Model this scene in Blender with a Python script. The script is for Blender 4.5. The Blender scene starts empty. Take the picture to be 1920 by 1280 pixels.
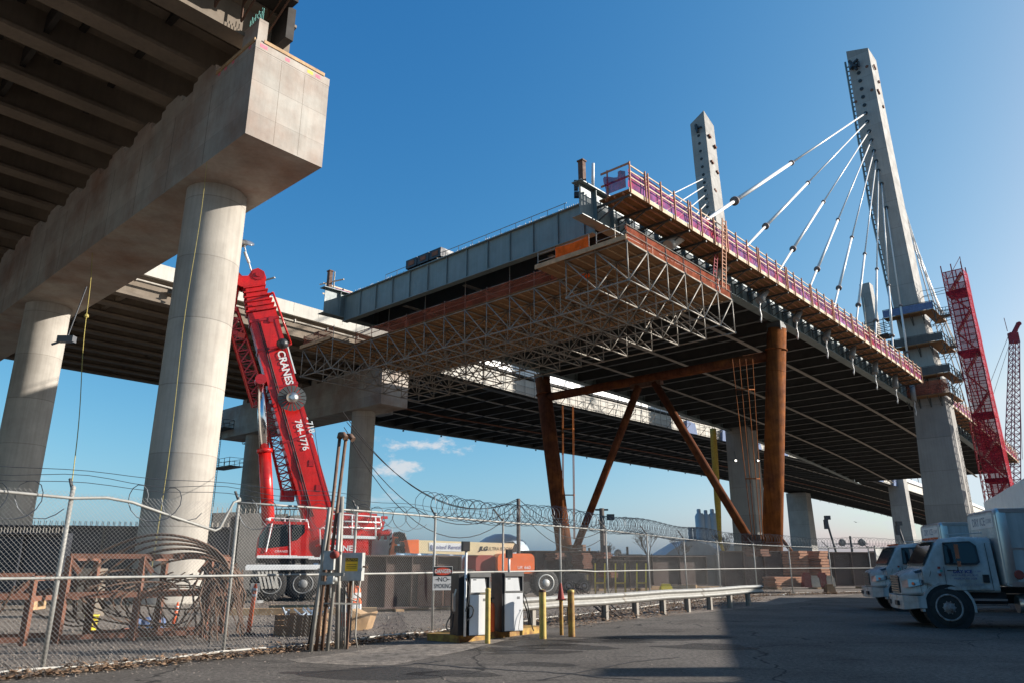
import bpy, math, random
from mathutils import Vector as V, Matrix
R = math.radians
random.seed(7)
sc = bpy.context.scene
# ------------------------------------------------------------------ camera
F_PX = 1370.0; PITCH = math.atan(415/1370.0); EYE = 1.6
cd = bpy.data.cameras.new('camera'); cam = bpy.data.objects.new('camera', cd)
sc.collection.objects.link(cam); sc.camera = cam
cam.location = (0, 0, EYE); cam.rotation_euler = (math.pi/2 + PITCH, 0, 0)
cd.sensor_width = 36; cd.lens = F_PX/1920*36; cd.clip_end = 6000; cd.clip_start = 0.1
# ------------------------------------------------------------------ sky and sun
SUN_AZ = 86.0; SUN_EL = 22.0
w = bpy.data.worlds.new('World'); sc.world = w; w.use_nodes = True
nt = w.node_tree; nt.nodes.clear()
wo = nt.nodes.new('ShaderNodeOutputWorld'); bg = nt.nodes.new('ShaderNodeBackground')
sky = nt.nodes.new('ShaderNodeTexSky'); sky.sky_type = 'NISHITA'; sky.sun_disc = False
sky.sun_elevation = R(SUN_EL); sky.sun_rotation = R(SUN_AZ)
sky.air_density = 0.7; sky.dust_density = 2.0; sky.ozone_density = 6.0; sky.altitude = 0
SKY_S = 0.10; SKY_E = 1.68    # SKY_E: the exposure the sky response was measured at
def _m(op, a, b, c=None):
    n = nt.nodes.new('ShaderNodeMath'); n.operation = op
    for i, x in enumerate((a, b, c)):
        if x is None: continue
        if isinstance(x, bpy.types.NodeSocket): nt.links.new(x, n.inputs[i])
        else: n.inputs[i].default_value = x
    return n.outputs[0]
sep = nt.nodes.new('ShaderNodeSeparateColor'); comb = nt.nodes.new('ShaderNodeCombineColor'); nt.links.new(sky.outputs[0], sep.inputs[0])
for i, (gm, gn) in enumerate(((1.74, 3.317), (1.024, 1.495), (.619, .620))):       # film response of the sky colour
    nt.links.new(_m('MINIMUM', _m('MULTIPLY', _m('POWER', _m('MULTIPLY', sep.outputs[i], .06), gm), math.exp(gn)/SKY_S/SKY_E), (.70, .815, .89)[i]/SKY_S/SKY_E), comb.inputs[i])
# small fair-weather clouds low over the horizon, by direction
tcw = nt.nodes.new('ShaderNodeTexCoord'); cur = comb.outputs[0]
def _dot(vec):
    n = nt.nodes.new('ShaderNodeVectorMath'); n.operation = 'DOT_PRODUCT'; n.inputs[1].default_value = vec; nt.links.new(tcw.outputs['Generated'], n.inputs[0]); return n.outputs['Value']
nzc = nt.nodes.new('ShaderNodeTexNoise'); nzc.inputs['Scale'].default_value = 34; nzc.inputs['Detail'].default_value = 7; nzc.inputs['Roughness'].default_value = .58
mpc = nt.nodes.new('ShaderNodeMapping'); mpc.inputs['Scale'].default_value = (1, 1, 1.9); nt.links.new(tcw.outputs['Generated'], mpc.inputs[0]); nt.links.new(mpc.outputs[0], nzc.inputs[0])
for azd, eld, wa, wb, amt in ((-7.4, 8.75, .060, .014, .9), (-9.0, 7.0, .042, .021, .9), (-11.5, 4.9, .10, .010, .4), (-3.6, 8.6, .022, .008, .75), (29.0, 2.6, .11, .012, .5), (-37, 5.0, .09, .012, .4)):
    az_, el_ = R(azd), R(eld); fw_ = V((math.sin(az_)*math.cos(el_), math.cos(az_)*math.cos(el_), math.sin(el_))); rt_ = V((math.cos(az_), -math.sin(az_), 0)); up_ = rt_.cross(fw_)
    x = _m('DIVIDE', _dot(rt_), wa); y = _m('DIVIDE', _dot(up_), wb); r = _m('POWER', _m('ADD', _m('MULTIPLY', x, x), _m('MULTIPLY', y, y)), .5)
    front = _m('GREATER_THAN', _dot(fw_), .5)
    mk = _m('ADD', _m('SUBTRACT', 1.0, r), _m('MULTIPLY', _m('SUBTRACT', nzc.outputs[0], .52), 5.0))
    rp = nt.nodes.new('ShaderNodeMapRange'); rp.interpolation_type = 'SMOOTHSTEP'; rp.inputs[1].default_value = .0; rp.inputs[2].default_value = 1.1; nt.links.new(mk, rp.inputs[0])
    ed = nt.nodes.new('ShaderNodeMapRange'); ed.interpolation_type = 'SMOOTHSTEP'; ed.inputs[1].default_value = 1.7; ed.inputs[2].default_value = .7; ed.inputs[3].default_value = 0; ed.inputs[4].default_value = 1; nt.links.new(r, ed.inputs[0])
    fac = _m('MULTIPLY', _m('MULTIPLY', _m('MULTIPLY', rp.outputs[0], ed.outputs[0]), front), amt)
    mx = nt.nodes.new('ShaderNodeMix'); mx.data_type = 'RGBA'; nt.links.new(fac, mx.inputs[0]); nt.links.new(cur, mx.inputs[6]); mx.inputs[7].default_value = (.70/SKY_S/SKY_E, .735/SKY_S/SKY_E, .78/SKY_S/SKY_E, 1); cur = mx.outputs[2]
nt.links.new(cur, bg.inputs[0]); nt.links.new(bg.outputs[0], wo.inputs[0])
bg.inputs[1].default_value = SKY_S
sd = bpy.data.lights.new('sun', 'SUN'); sun = bpy.data.objects.new('sun', sd); sc.collection.objects.link(sun)
sd.energy = 5.0; sd.angle = R(0.5); sd.color = (1.0, 0.94, 0.86)
sv = V((math.sin(R(SUN_AZ))*math.cos(R(SUN_EL)), math.cos(R(SUN_AZ))*math.cos(R(SUN_EL)), math.sin(R(SUN_EL))))
sun.rotation_euler = sv.to_track_quat('Z', 'Y').to_euler(); sun.location = (60, 5, 40)
sc.view_settings.view_transform = 'Standard'; sc.view_settings.look = 'None'
sc.view_settings.gamma = 1; sc.view_settings.use_curve_mapping = False
sc.view_settings.exposure = 0.75
sc.cycles.use_denoising = True
sc.cycles.max_bounces = 6; sc.cycles.transparent_max_bounces = 16
# ------------------------------------------------------------------ survey helpers
_c, _s = math.cos(PITCH), math.sin(PITCH)
def ray(u, v):
    a = (u-960)/F_PX; b = (640-v)/F_PX
    return V((a, _c-b*_s, _s+b*_c))
def at_z(u, v, z=0.0):
    r = ray(u, v); return r*((z-EYE)/r.z) + V((0, 0, EYE))
def at_y(u, v, y):
    r = ray(u, v); return r*(y/r.y) + V((0, 0, EYE))
AL = R(42.0); LX = V((math.sin(AL), math.cos(AL), 0)); CX = V((-math.cos(AL), math.sin(AL), 0)); OO = V((59.7, 105.9, 0))
def S(s, w, z): return OO + LX*s + CX*w + V((0, 0, z))       # bridge frame: along, across, up
# ------------------------------------------------------------------ mesh builder
class MB:
    def __init__(s): s.v = []; s.f = []; s.sm = []
    def add(s, vs, fs, smooth=False):
        n = len(s.v); s.v += [V(p) for p in vs]; s.f += [tuple(i+n for i in f) for f in fs]; s.sm += [smooth]*len(fs); return s
    def hexa(s, b, t): return s.add(list(b)+list(t), [(3,2,1,0),(4,5,6,7),(0,1,5,4),(1,2,6,5),(2,3,7,6),(3,0,4,7)])
    def box(s, c, d, m=None):
        c = V(c); x, y, z = d[0]/2, d[1]/2, d[2]/2; m = m or Matrix.Identity(3)
        P = [c + m @ V(q) for q in ((-x,-y,-z),(x,-y,-z),(x,y,-z),(-x,y,-z),(-x,-y,z),(x,-y,z),(x,y,z),(-x,y,z))]
        return s.hexa(P[:4], P[4:])
    def sbox(s, s0, s1, w0, w1, z0, z1):                       # box in the bridge frame
        return s.hexa([S(s0,w0,z0),S(s0,w1,z0),S(s1,w1,z0),S(s1,w0,z0)], [S(s0,w0,z1),S(s0,w1,z1),S(s1,w1,z1),S(s1,w0,z1)])
    def bar(s, p, q, a, b=None, up=(0,0,1)):                   # rectangular bar from p to q, a wide, b tall
        p = V(p); q = V(q); b = b or a; d = (q-p)
        if d.length < 1e-6: return s
        d.normalize(); up = V(up)
        if abs(d.dot(up)) > .98: up = V((0,1,0))
        x = d.cross(up).normalized()*a/2; y = x.cross(d).normalized()*b/2
        return s.hexa([p-x-y,p+x-y,p+x+y,p-x+y][::-1], [q-x-y,q+x-y,q+x+y,q-x+y][::-1])
    def tube(s, pts, r, n=8, closed=False, cap=True):
        pts = [V(p) for p in pts]; m = len(pts); rs = r if isinstance(r, (list, tuple)) else [r]*m
        vs = []; px = None
        for i, p in enumerate(pts):
            a = pts[(i-1) % m] if (closed or i) else p; b = pts[(i+1) % m] if (closed or i < m-1) else p
            d = (b-a).normalized() if (b-a).length > 1e-9 else V((0,0,1))
            if px is None:
                u = V((0,0,1)) if abs(d.z) < .9 else V((1,0,0)); x = d.cross(u).normalized()
            else:
                x = px - d*px.dot(d)
                x = x.normalized() if x.length > 1e-6 else d.cross(V((.3,.5,.8))).normalized()
            px = x; y = d.cross(x)
            for k in range(n):
                t = 2*math.pi*k/n; vs.append(p + (x*math.cos(t)+y*math.sin(t))*rs[i])
        fs = []
        for i in range(m if closed else m-1):
            for k in range(n):
                j = (i+1) % m; fs.append((i*n+k, i*n+(k+1)%n, j*n+(k+1)%n, j*n+k))
        if cap and not closed: fs += [tuple(range(n))[::-1], tuple((m-1)*n+k for k in range(n))]
        s.add(vs, fs, n > 5); 
        if cap and not closed: s.sm[-1] = s.sm[-2] = False
        return s
    def lathe(s, base, prof, n=24, axis=(0,0,1)):              # prof: (radius, height)
        base = V(base); ax = V(axis).normalized(); u = V((1,0,0)) if abs(ax.x) < .9 else V((0,1,0))
        x = ax.cross(u).normalized(); y = ax.cross(x); vs = []; fs = []
        for r, h in prof:
            for k in range(n):
                t = 2*math.pi*k/n; vs.append(base + ax*h + (x*math.cos(t)+y*math.sin(t))*max(r, 1e-4))
        for i in range(len(prof)-1):
            for k in range(n): fs.append((i*n+k, i*n+(k+1)%n, (i+1)*n+(k+1)%n, (i+1)*n+k))
        s.add(vs, fs, n > 10); m = len(prof)-1
        s.add([vs[k] for k in range(n)], [tuple(range(n))[::-1]]); s.add([vs[m*n+k] for k in range(n)], [tuple(range(n))]); return s
    def prism(s, pts, off):                                    # polygon pts extruded by vector off
        pts = [V(p) for p in pts]; n = len(pts); off = V(off)
        return s.add(pts+[p+off for p in pts], [tuple(range(n))[::-1], tuple(range(n,2*n))]+[(i,(i+1)%n,n+(i+1)%n,n+i) for i in range(n)])
    def loft(s, rings, smooth=True, cap=True):
        n = len(rings[0]); vs = [V(p) for r in rings for p in r]; fs = []
        for i in range(len(rings)-1):
            for k in range(n): fs.append((i*n+k, i*n+(k+1)%n, (i+1)*n+(k+1)%n, (i+1)*n+k))
        s.add(vs, fs, smooth)
        if cap:
            s.add([V(p) for p in rings[0]], [tuple(range(n))[::-1]]); s.add([V(p) for p in rings[-1]], [tuple(range(n))])
        return s
    def quad(s, *p): return s.add(p, [tuple(range(len(p)))])
    def grid(s, o, a, b, na, nb, fn=None, smooth=True):        # sheet o + a*i + b*j with displacement
        o = V(o); a = V(a); b = V(b); vs = []
        for j in range(nb+1):
            for i in range(na+1):
                p = o + a*(i/na) + b*(j/nb); vs.append(p + fn(i/na, j/nb) if fn else p)
        return s.add(vs, [(j*(na+1)+i, j*(na+1)+i+1, (j+1)*(na+1)+i+1, (j+1)*(na+1)+i) for j in range(nb) for i in range(na)], smooth)
    def text(s, body, size, o, right, up, depth=.004, align='CENTER', bold=0.0, sx=1.0, shear=0.0):
        c = bpy.data.curves.new('t', 'FONT'); c.body = body; c.size = size; c.align_x = align; c.align_y = 'CENTER'
        c.offset = bold; c.space_line = 1.0; c.shear = shear; c.resolution_u = 3
        ob = bpy.data.objects.new('t', c); sc.collection.objects.link(ob)
        me = ob.to_mesh(); right = V(right).normalized(); up = V(up).normalized(); nrm = right.cross(up); o = V(o)
        n = len(s.v); s.v += [o + right*p.co.x*sx + up*p.co.y + nrm*depth for p in me.vertices]
        s.f += [tuple(i+n for i in f.vertices) for f in me.polygons]; s.sm += [False]*len(me.polygons)
        ob.to_mesh_clear(); bpy.data.objects.remove(ob); bpy.data.curves.remove(c); return s

def link(o): sc.collection.objects.link(o); return o
def thing(name, label, cat, loc=(0,0,0), rot=0.0, group=None):
    o = link(bpy.data.objects.new(name, None)); o.location = loc; o.rotation_euler = (0,0,rot); o.empty_display_size = .3
    o['label'] = label; o['category'] = cat
    if group: o['group'] = group
    o['mi'] = 1; return o
def root_of(o):
    while o.parent: o = o.parent
    return o
def obj(name, mb, mat, parent=None, world=True, label=None):
    """link a mesh; world=True means the vertices are world positions, else local to the thing"""
    me = bpy.data.meshes.new(name)
    vs = mb.v
    if parent and world:
        r = root_of(parent); mi = (Matrix.Translation(r.location) @ r.rotation_euler.to_matrix().to_4x4()).inverted(); vs = [mi @ p for p in vs]
    me.from_pydata([tuple(p) for p in vs], [], mb.f); me.update()
    me.polygons.foreach_set('use_smooth', mb.sm)
    if mat: me.materials.append(mat)
    o = link(bpy.data.objects.new(name, me)); o.parent = parent
    if label: o['label'] = label
    return o
def tag(o, label=None, cat=None, group=None, kind=None):
    for k, v in (('label', label), ('category', cat), ('group', group), ('kind', kind)):
        if v: o[k] = v
    return o
def solo(name, mb, mat, label, cat, group=None, kind=None):    # a thing that is one mesh, origin at its base
    lo = [min(p[i] for p in mb.v) for i in range(3)]; hi = [max(p[i] for p in mb.v) for i in range(3)]
    c = V(((lo[0]+hi[0])/2, (lo[1]+hi[1])/2, lo[2])); mb.v = [p-c for p in mb.v]
    o = obj(name, mb, mat); o.location = c; return tag(o, label, cat, group, kind)
def struct(name, mb, mat): return tag(obj(name, mb, mat), kind='structure')
def dup(r, loc=None, rot=None, label=None):
    def cp(o, par):
        c = link(o.copy()); c.parent = par
        for ch in list(o.children): cp(ch, c)
        return c
    n = cp(r, None)
    if loc is not None: n.location = loc
    if rot is not None: n.rotation_euler = (0,0,rot)
    if label: n['label'] = label
    return n
# ------------------------------------------------------------------ materials
def mat(name, col, rough=.7, metal=0.0, var=.12, scale=1.5, streak=0.0, bump=0.0, bscale=20, col2=None, c2amt=.5, c2scale=.8, rings=0.0, alpha=1.0, trans=0.0, spec=.5, joints=0.0):
    m = bpy.data.materials.new(name); m.use_nodes = True; t = m.node_tree; N = t.nodes; Lk = t.links.new
    b = N['Principled BSDF']; b.inputs['Roughness'].default_value = rough; b.inputs['Metallic'].default_value = metal
    b.inputs['Specular IOR Level'].default_value = spec
    tc = N.new('ShaderNodeTexCoord'); cur = None
    def mix(a, bb, fac, mode='MIX'):
        x = N.new('ShaderNodeMix'); x.data_type = 'RGBA'; x.blend_type = mode
        for sck, val in ((0, fac), (6, a), (7, bb)):
            if hasattr(val, 'is_linked') or isinstance(val, bpy.types.NodeSocket): Lk(val, x.inputs[sck])
            else: x.inputs[sck].default_value = val
        return x.outputs[2]
    def noise(scl, det=5, mp=None, ro=.6):
        n = N.new('ShaderNodeTexNoise'); n.inputs['Scale'].default_value = scl; n.inputs['Detail'].default_value = det; n.inputs['Roughness'].default_value = ro
        if mp:
            q = N.new('ShaderNodeMapping'); q.inputs['Scale'].default_value = mp; Lk(tc.outputs['Object'], q.inputs[0]); Lk(q.outputs[0], n.inputs[0])
        else: Lk(tc.outputs['Object'], n.inputs[0])
        return n.outputs[0]
    def ramp(src, a, bb, lo=0.0, hi=1.0):
        r = N.new('ShaderNodeMapRange'); r.inputs[1].default_value = a; r.inputs[2].default_value = bb; r.inputs[3].default_value = lo; r.inputs[4].default_value = hi
        Lk(src, r.inputs[0]); return r.outputs[0]
    c1 = (*col, 1)
    cur = c1
    if col2: cur = mix(c1, (*col2, 1), ramp(noise(c2scale, 6), .5-.25*c2amt, .5+.25*(1.2-c2amt)+.02))
    if var:
        dk = tuple(max(0, 1-var*1.6) for _ in range(3)); lt = 1+var
        g = ramp(noise(scale, 8, None, .65), .3, .7, 1-var*1.5, 1+var)
        cmb = N.new('ShaderNodeCombineColor'); [Lk(g, cmb.inputs[i]) for i in range(3)]
        cur = mix(cur, cmb.outputs[0], 1.0, 'MULTIPLY')
    if streak:
        g = ramp(noise(1.0, 6, (5, 5, .22)), .42, .68, 1.0, 1-streak)
        cmb = N.new('ShaderNodeCombineColor'); [Lk(g, cmb.inputs[i]) for i in range(3)]
        cur = mix(cur, cmb.outputs[0], 1.0, 'MULTIPLY')
    if rings or joints:
        sp = N.new('ShaderNodeSeparateXYZ'); Lk(tc.outputs['Object'], sp.inputs[0])
        d = N.new('ShaderNodeMath'); d.operation = 'DIVIDE'; d.inputs[1].default_value = rings or joints; Lk(sp.outputs[2], d.inputs[0])
        fr = N.new('ShaderNodeMath'); fr.operation = 'FRACT'; Lk(d.outputs[0], fr.inputs[0])
        lt = N.new('ShaderNodeMath'); lt.operation = 'LESS_THAN'; lt.inputs[1].default_value = .016; Lk(fr.outputs[0], lt.inputs[0])
        g = ramp(lt.outputs[0], 0, 1, 1.0, .72)
        cmb = N.new('ShaderNodeCombineColor'); [Lk(g, cmb.inputs[i]) for i in range(3)]
        cur = mix(cur, cmb.outputs[0], 1.0, 'MULTIPLY')
        fl = N.new('ShaderNodeMath'); fl.operation = 'FLOOR'; Lk(d.outputs[0], fl.inputs[0])
        wn = N.new('ShaderNodeTexWhiteNoise'); wn.noise_dimensions = '1D'; Lk(fl.outputs[0], wn.inputs['W'])
        g2 = ramp(wn.outputs[0], 0, 1, .9, 1.06); cmb = N.new('ShaderNodeCombineColor'); [Lk(g2, cmb.inputs[i]) for i in range(3)]
        cur = mix(cur, cmb.outputs[0], 1.0, 'MULTIPLY')
    if isinstance(cur, bpy.types.NodeSocket): Lk(cur, b.inputs['Base Color'])
    else: b.inputs['Base Color'].default_value = cur
    if bump:
        bp = N.new('ShaderNodeBump'); bp.inputs['Strength'].default_value = bump; bp.inputs['Distance'].default_value = .02
        Lk(noise(bscale, 6), bp.inputs['Height']); Lk(bp.outputs[0], b.inputs['Normal'])
    if rough and var and not metal: Lk(ramp(noise(scale*2.3, 4), .3, .7, max(.05, rough-.12), min(1, rough+.1)), b.inputs['Roughness'])
    if alpha < 1: b.inputs['Alpha'].default_value = alpha
    if trans: b.inputs['Transmission Weight'].default_value = trans
    m.diffuse_color = (*col, 1); return m
M = {}
M['conc'] = mat('concrete', (.42,.385,.335), .85, var=.11, scale=.8, streak=.16, bump=.25, bscale=9, joints=2.9)
M['conc_cap'] = mat('cap_concrete', (.43,.395,.345), .85, var=.16, scale=.45, streak=.10, bump=.3, bscale=7, col2=(.31,.20,.145), c2amt=.34, c2scale=.30, joints=1.55)
M['conc_col'] = mat('column_concrete', (.44,.40,.345), .85, var=.11, scale=.7, streak=.16, bump=.22, bscale=10, rings=3.05, col2=(.38,.34,.29), c2amt=.4, c2scale=.3)
M['conc_tower'] = mat('pylon_concrete', (.34,.325,.30), .85, var=.10, scale=.35, streak=.12, bump=.2, bscale=5, joints=4.6)
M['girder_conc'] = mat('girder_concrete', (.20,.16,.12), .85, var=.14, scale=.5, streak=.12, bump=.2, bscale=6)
M['parapet'] = mat('parapet_concrete', (.52,.49,.43), .8, var=.08, scale=.5, streak=.12)
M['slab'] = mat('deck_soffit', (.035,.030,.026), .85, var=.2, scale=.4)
M['steel_green'] = mat('grey_green_steel', (.17,.215,.215), .5, var=.12, scale=.6, streak=.14, bump=.05)
M['steel_dark'] = mat('dark_painted_steel', (.065,.070,.068), .6, var=.15, scale=.6)
M['rust'] = mat('rusted_steel', (.27,.085,.02), .9, var=.22, scale=1.2, streak=.38, col2=(.13,.045,.02), c2amt=.5, c2scale=.7, bump=.15, bscale=14, spec=.12)
M['rust_dark'] = mat('dark_rust', (.125,.060,.035), .8, var=.25, scale=1.5, streak=.2, bump=.15)
M['rust_red'] = mat('red_rust', (.18,.075,.045), .85, var=.2, scale=2.5, bump=.2)
M['galv'] = mat('galvanised_tube', (.30,.27,.23), .55, .25, var=.15, scale=3)
M['galv_l'] = mat('galvanised_rail', (.34,.33,.30), .6, .1, var=.15, scale=6)
M['wire'] = mat('fence_wire', (.30,.29,.27), .7, .1, var=.1, scale=3)
M['razor'] = mat('razor_wire', (.10,.11,.12), .5, .6, var=.1, scale=3)
M['ply'] = mat('plywood', (.24,.125,.05), .8, var=.2, scale=.9, bump=.1)
M['wood'] = mat('timber', (.50,.32,.17), .8, var=.2, scale=2.5, streak=.15)
M['wood_l'] = mat('pale_timber', (.62,.50,.36), .8, var=.15, scale=2.5)
M['wood_red'] = mat('weathered_timber', (.42,.19,.10), .8, var=.2, scale=2.5)
M['net'] = mat('orange_net', (.36,.095,.05), .95, var=.35, scale=1.5, alpha=.52, spec=.03)
M['net_o'] = mat('bright_orange_net', (.90,.14,.02), .95, var=.3, scale=1.5, alpha=.85, spec=.03)
M['net_p'] = mat('magenta_sheeting', (.36,.030,.045), .95, var=.5, scale=.9, alpha=.84, col2=(.24,.12,.30), c2amt=.5, c2scale=.8, spec=.03)
M['net_red'] = mat('red_debris_mesh', (.40,.028,.045), .95, var=.35, scale=1.0, alpha=.60, spec=.03)
M['red_steel'] = mat('red_scaffold', (.24,.016,.03), .8, var=.2, scale=1.0)
M['cable'] = mat('white_cable_sheath', (.74,.71,.67), .35, var=.05, scale=1)
M['collar'] = mat('cable_collar', (.17,.13,.12), .6, var=.1)
M['crane'] = mat('red_crane_paint', (.64,.014,.012), .33, var=.16, scale=1.6, streak=.22, col2=(.40,.02,.015), c2amt=.3, c2scale=1.1, bump=.04, bscale=3)
M['crane_d'] = mat('dark_red_paint', (.36,.012,.016), .35, var=.12, scale=1.5)
M['white'] = mat('white_paint', (.78,.78,.76), .4, var=.06, scale=1.5, streak=.06)
M['truck'] = mat('truck_white_paint', (.48,.465,.445), .32, var=.12, scale=1.6, streak=.22, col2=(.30,.27,.23), c2amt=.15, c2scale=2.2)
M['chrome'] = mat('chrome', (.75,.75,.76), .14, 1.0, var=.04)
M['alu'] = mat('brushed_aluminium', (.55,.54,.52), .32, .9, var=.12, scale=2)
M['black'] = mat('black_rubber', (.018,.018,.019), .75, var=.2, scale=4)
M['blackp'] = mat('black_paint', (.022,.022,.024), .45, var=.1)
M['tyre'] = mat('tyre_rubber', (.030,.028,.026), .85, var=.25, scale=5, bump=.2)
M['glass'] = mat('dark_glass', (.012,.018,.022), .08, var=0, spec=.45)
M['glass_b'] = mat('tinted_windscreen', (.03,.055,.065), .07, var=0, spec=.7)
M['grey'] = mat('grey_paint', (.22,.22,.215), .6, var=.15, scale=2)
M['panel'] = mat('box_grey_metal', (.46,.46,.43), .5, .2, var=.14, scale=9)
M['dgrey'] = mat('dark_grey_panel', (.075,.072,.068), .65, var=.2, scale=.8, streak=.25)
M['navy'] = mat('dark_blue_steel', (.022,.025,.034), .55, var=.2, scale=.8)
M['brown'] = mat('brown_primer_steel', (.085,.050,.038), .75, var=.2, scale=1.1, streak=.15)
M['orange'] = mat('orange_plastic', (.85,.14,.035), .5, var=.08, scale=3)
M['orange_p'] = mat('orange_paint', (.80,.16,.04), .4, var=.1, scale=2)
M['beige'] = mat('beige_boom_paint', (.74,.60,.36), .4, var=.08, scale=1)
M['yellow'] = mat('yellow_paint', (.62,.42,.05), .6, var=.14, scale=4, streak=.15, col2=(.22,.09,.03), c2amt=.2, c2scale=4)
M['yellow_b'] = mat('yellow_plastic', (.78,.60,.03), .5, var=.06)
M['yel_pole'] = mat('yellow_bollard_paint', (.60,.44,.10), .6, var=.14, scale=5, streak=.1, col2=(.24,.09,.04), c2amt=.13, c2scale=5)
M['yel_rust'] = mat('rusty_yellow_paint', (.48,.30,.06), .75, var=.2, scale=7, streak=.2, col2=(.20,.07,.03), c2amt=.52, c2scale=5)
M['cone'] = mat('faded_red_cone', (.30,.055,.04), .8, var=.15, scale=6)
M['rustpipe'] = mat('rusty_conduit', (.17,.095,.06), .75, var=.25, scale=5, streak=.3)
M['conduit'] = mat('grey_conduit', (.36,.34,.30), .55, .3, var=.22, scale=4, streak=.3)
M['signw'] = mat('sign_white', (.70,.68,.64), .5, var=.04)
M['signr'] = mat('sign_red', (.70,.07,.03), .5, var=.04)
M['signk'] = mat('sign_black', (.02,.02,.02), .5, var=0)
M['signy'] = mat('sign_yellow', (.80,.50,.02), .5, var=.08, scale=12)
M['blueink'] = mat('blue_lettering', (.03,.04,.20), .5, var=0)
M['clear'] = mat('worn_lettering', (.20,.22,.27), .5, var=0)
M['leaf'] = mat('dry_leaves', (.27,.165,.095), .9, var=.45, scale=25)
M['stone'] = mat('gravel_stone', (.20,.165,.135), .9, var=.35, scale=14)
M['bark'] = mat('bare_bark', (.12,.095,.08), .9, var=.2)
M['silo'] = mat('silo_steel', (.42,.50,.58), .5, var=.06, scale=.4)
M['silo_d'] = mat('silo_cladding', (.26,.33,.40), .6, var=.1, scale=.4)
M['cardboard'] = mat('cardboard', (.28,.17,.09), .85, var=.2, scale=4)
M['blue'] = mat('blue_cloth', (.10,.15,.28), .7, var=.2, scale=4)
M['turq'] = mat('epoxy_rebar', (.10,.34,.30), .6, var=.1)
M['pink'] = mat('pink_marking', (.85,.16,.22), .7, var=.2, scale=6)
M['lens'] = mat('lamp_lens', (.28,.29,.31), .15, .5, var=.05)
# lit lamps under the bridge
ml = bpy.data.materials.new('lit_floodlight'); ml.use_nodes = True; bb = ml.node_tree.nodes['Principled BSDF']
bb.inputs['Emission Color'].default_value = (1,.95,.85,1); bb.inputs['Emission Strength'].default_value = 2.5; M['lit'] = ml
M['truckbox'] = mat('truck_box_panels', (.46,.455,.44), .38, var=.12, scale=.9, streak=.25)
M['cream'] = mat('bleached_board', (.56,.43,.29), .8, var=.2, scale=2.0)
M['crane_lat'] = mat('faded_lattice_paint', (.30,.07,.10), .6, var=.15)
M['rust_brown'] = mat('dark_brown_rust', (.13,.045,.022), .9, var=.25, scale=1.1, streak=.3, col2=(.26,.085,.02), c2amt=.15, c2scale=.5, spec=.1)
M['rope'] = mat('faded_yellow_rope', (.40,.32,.09), .8, var=.15, scale=8)
M['cable_brown'] = mat('weathered_hose', (.15,.085,.055), .85, var=.3, scale=4)
M['pumpw'] = mat('pump_white_enamel', (.80,.80,.79), .35, var=.02, scale=2, streak=.06)
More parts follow.
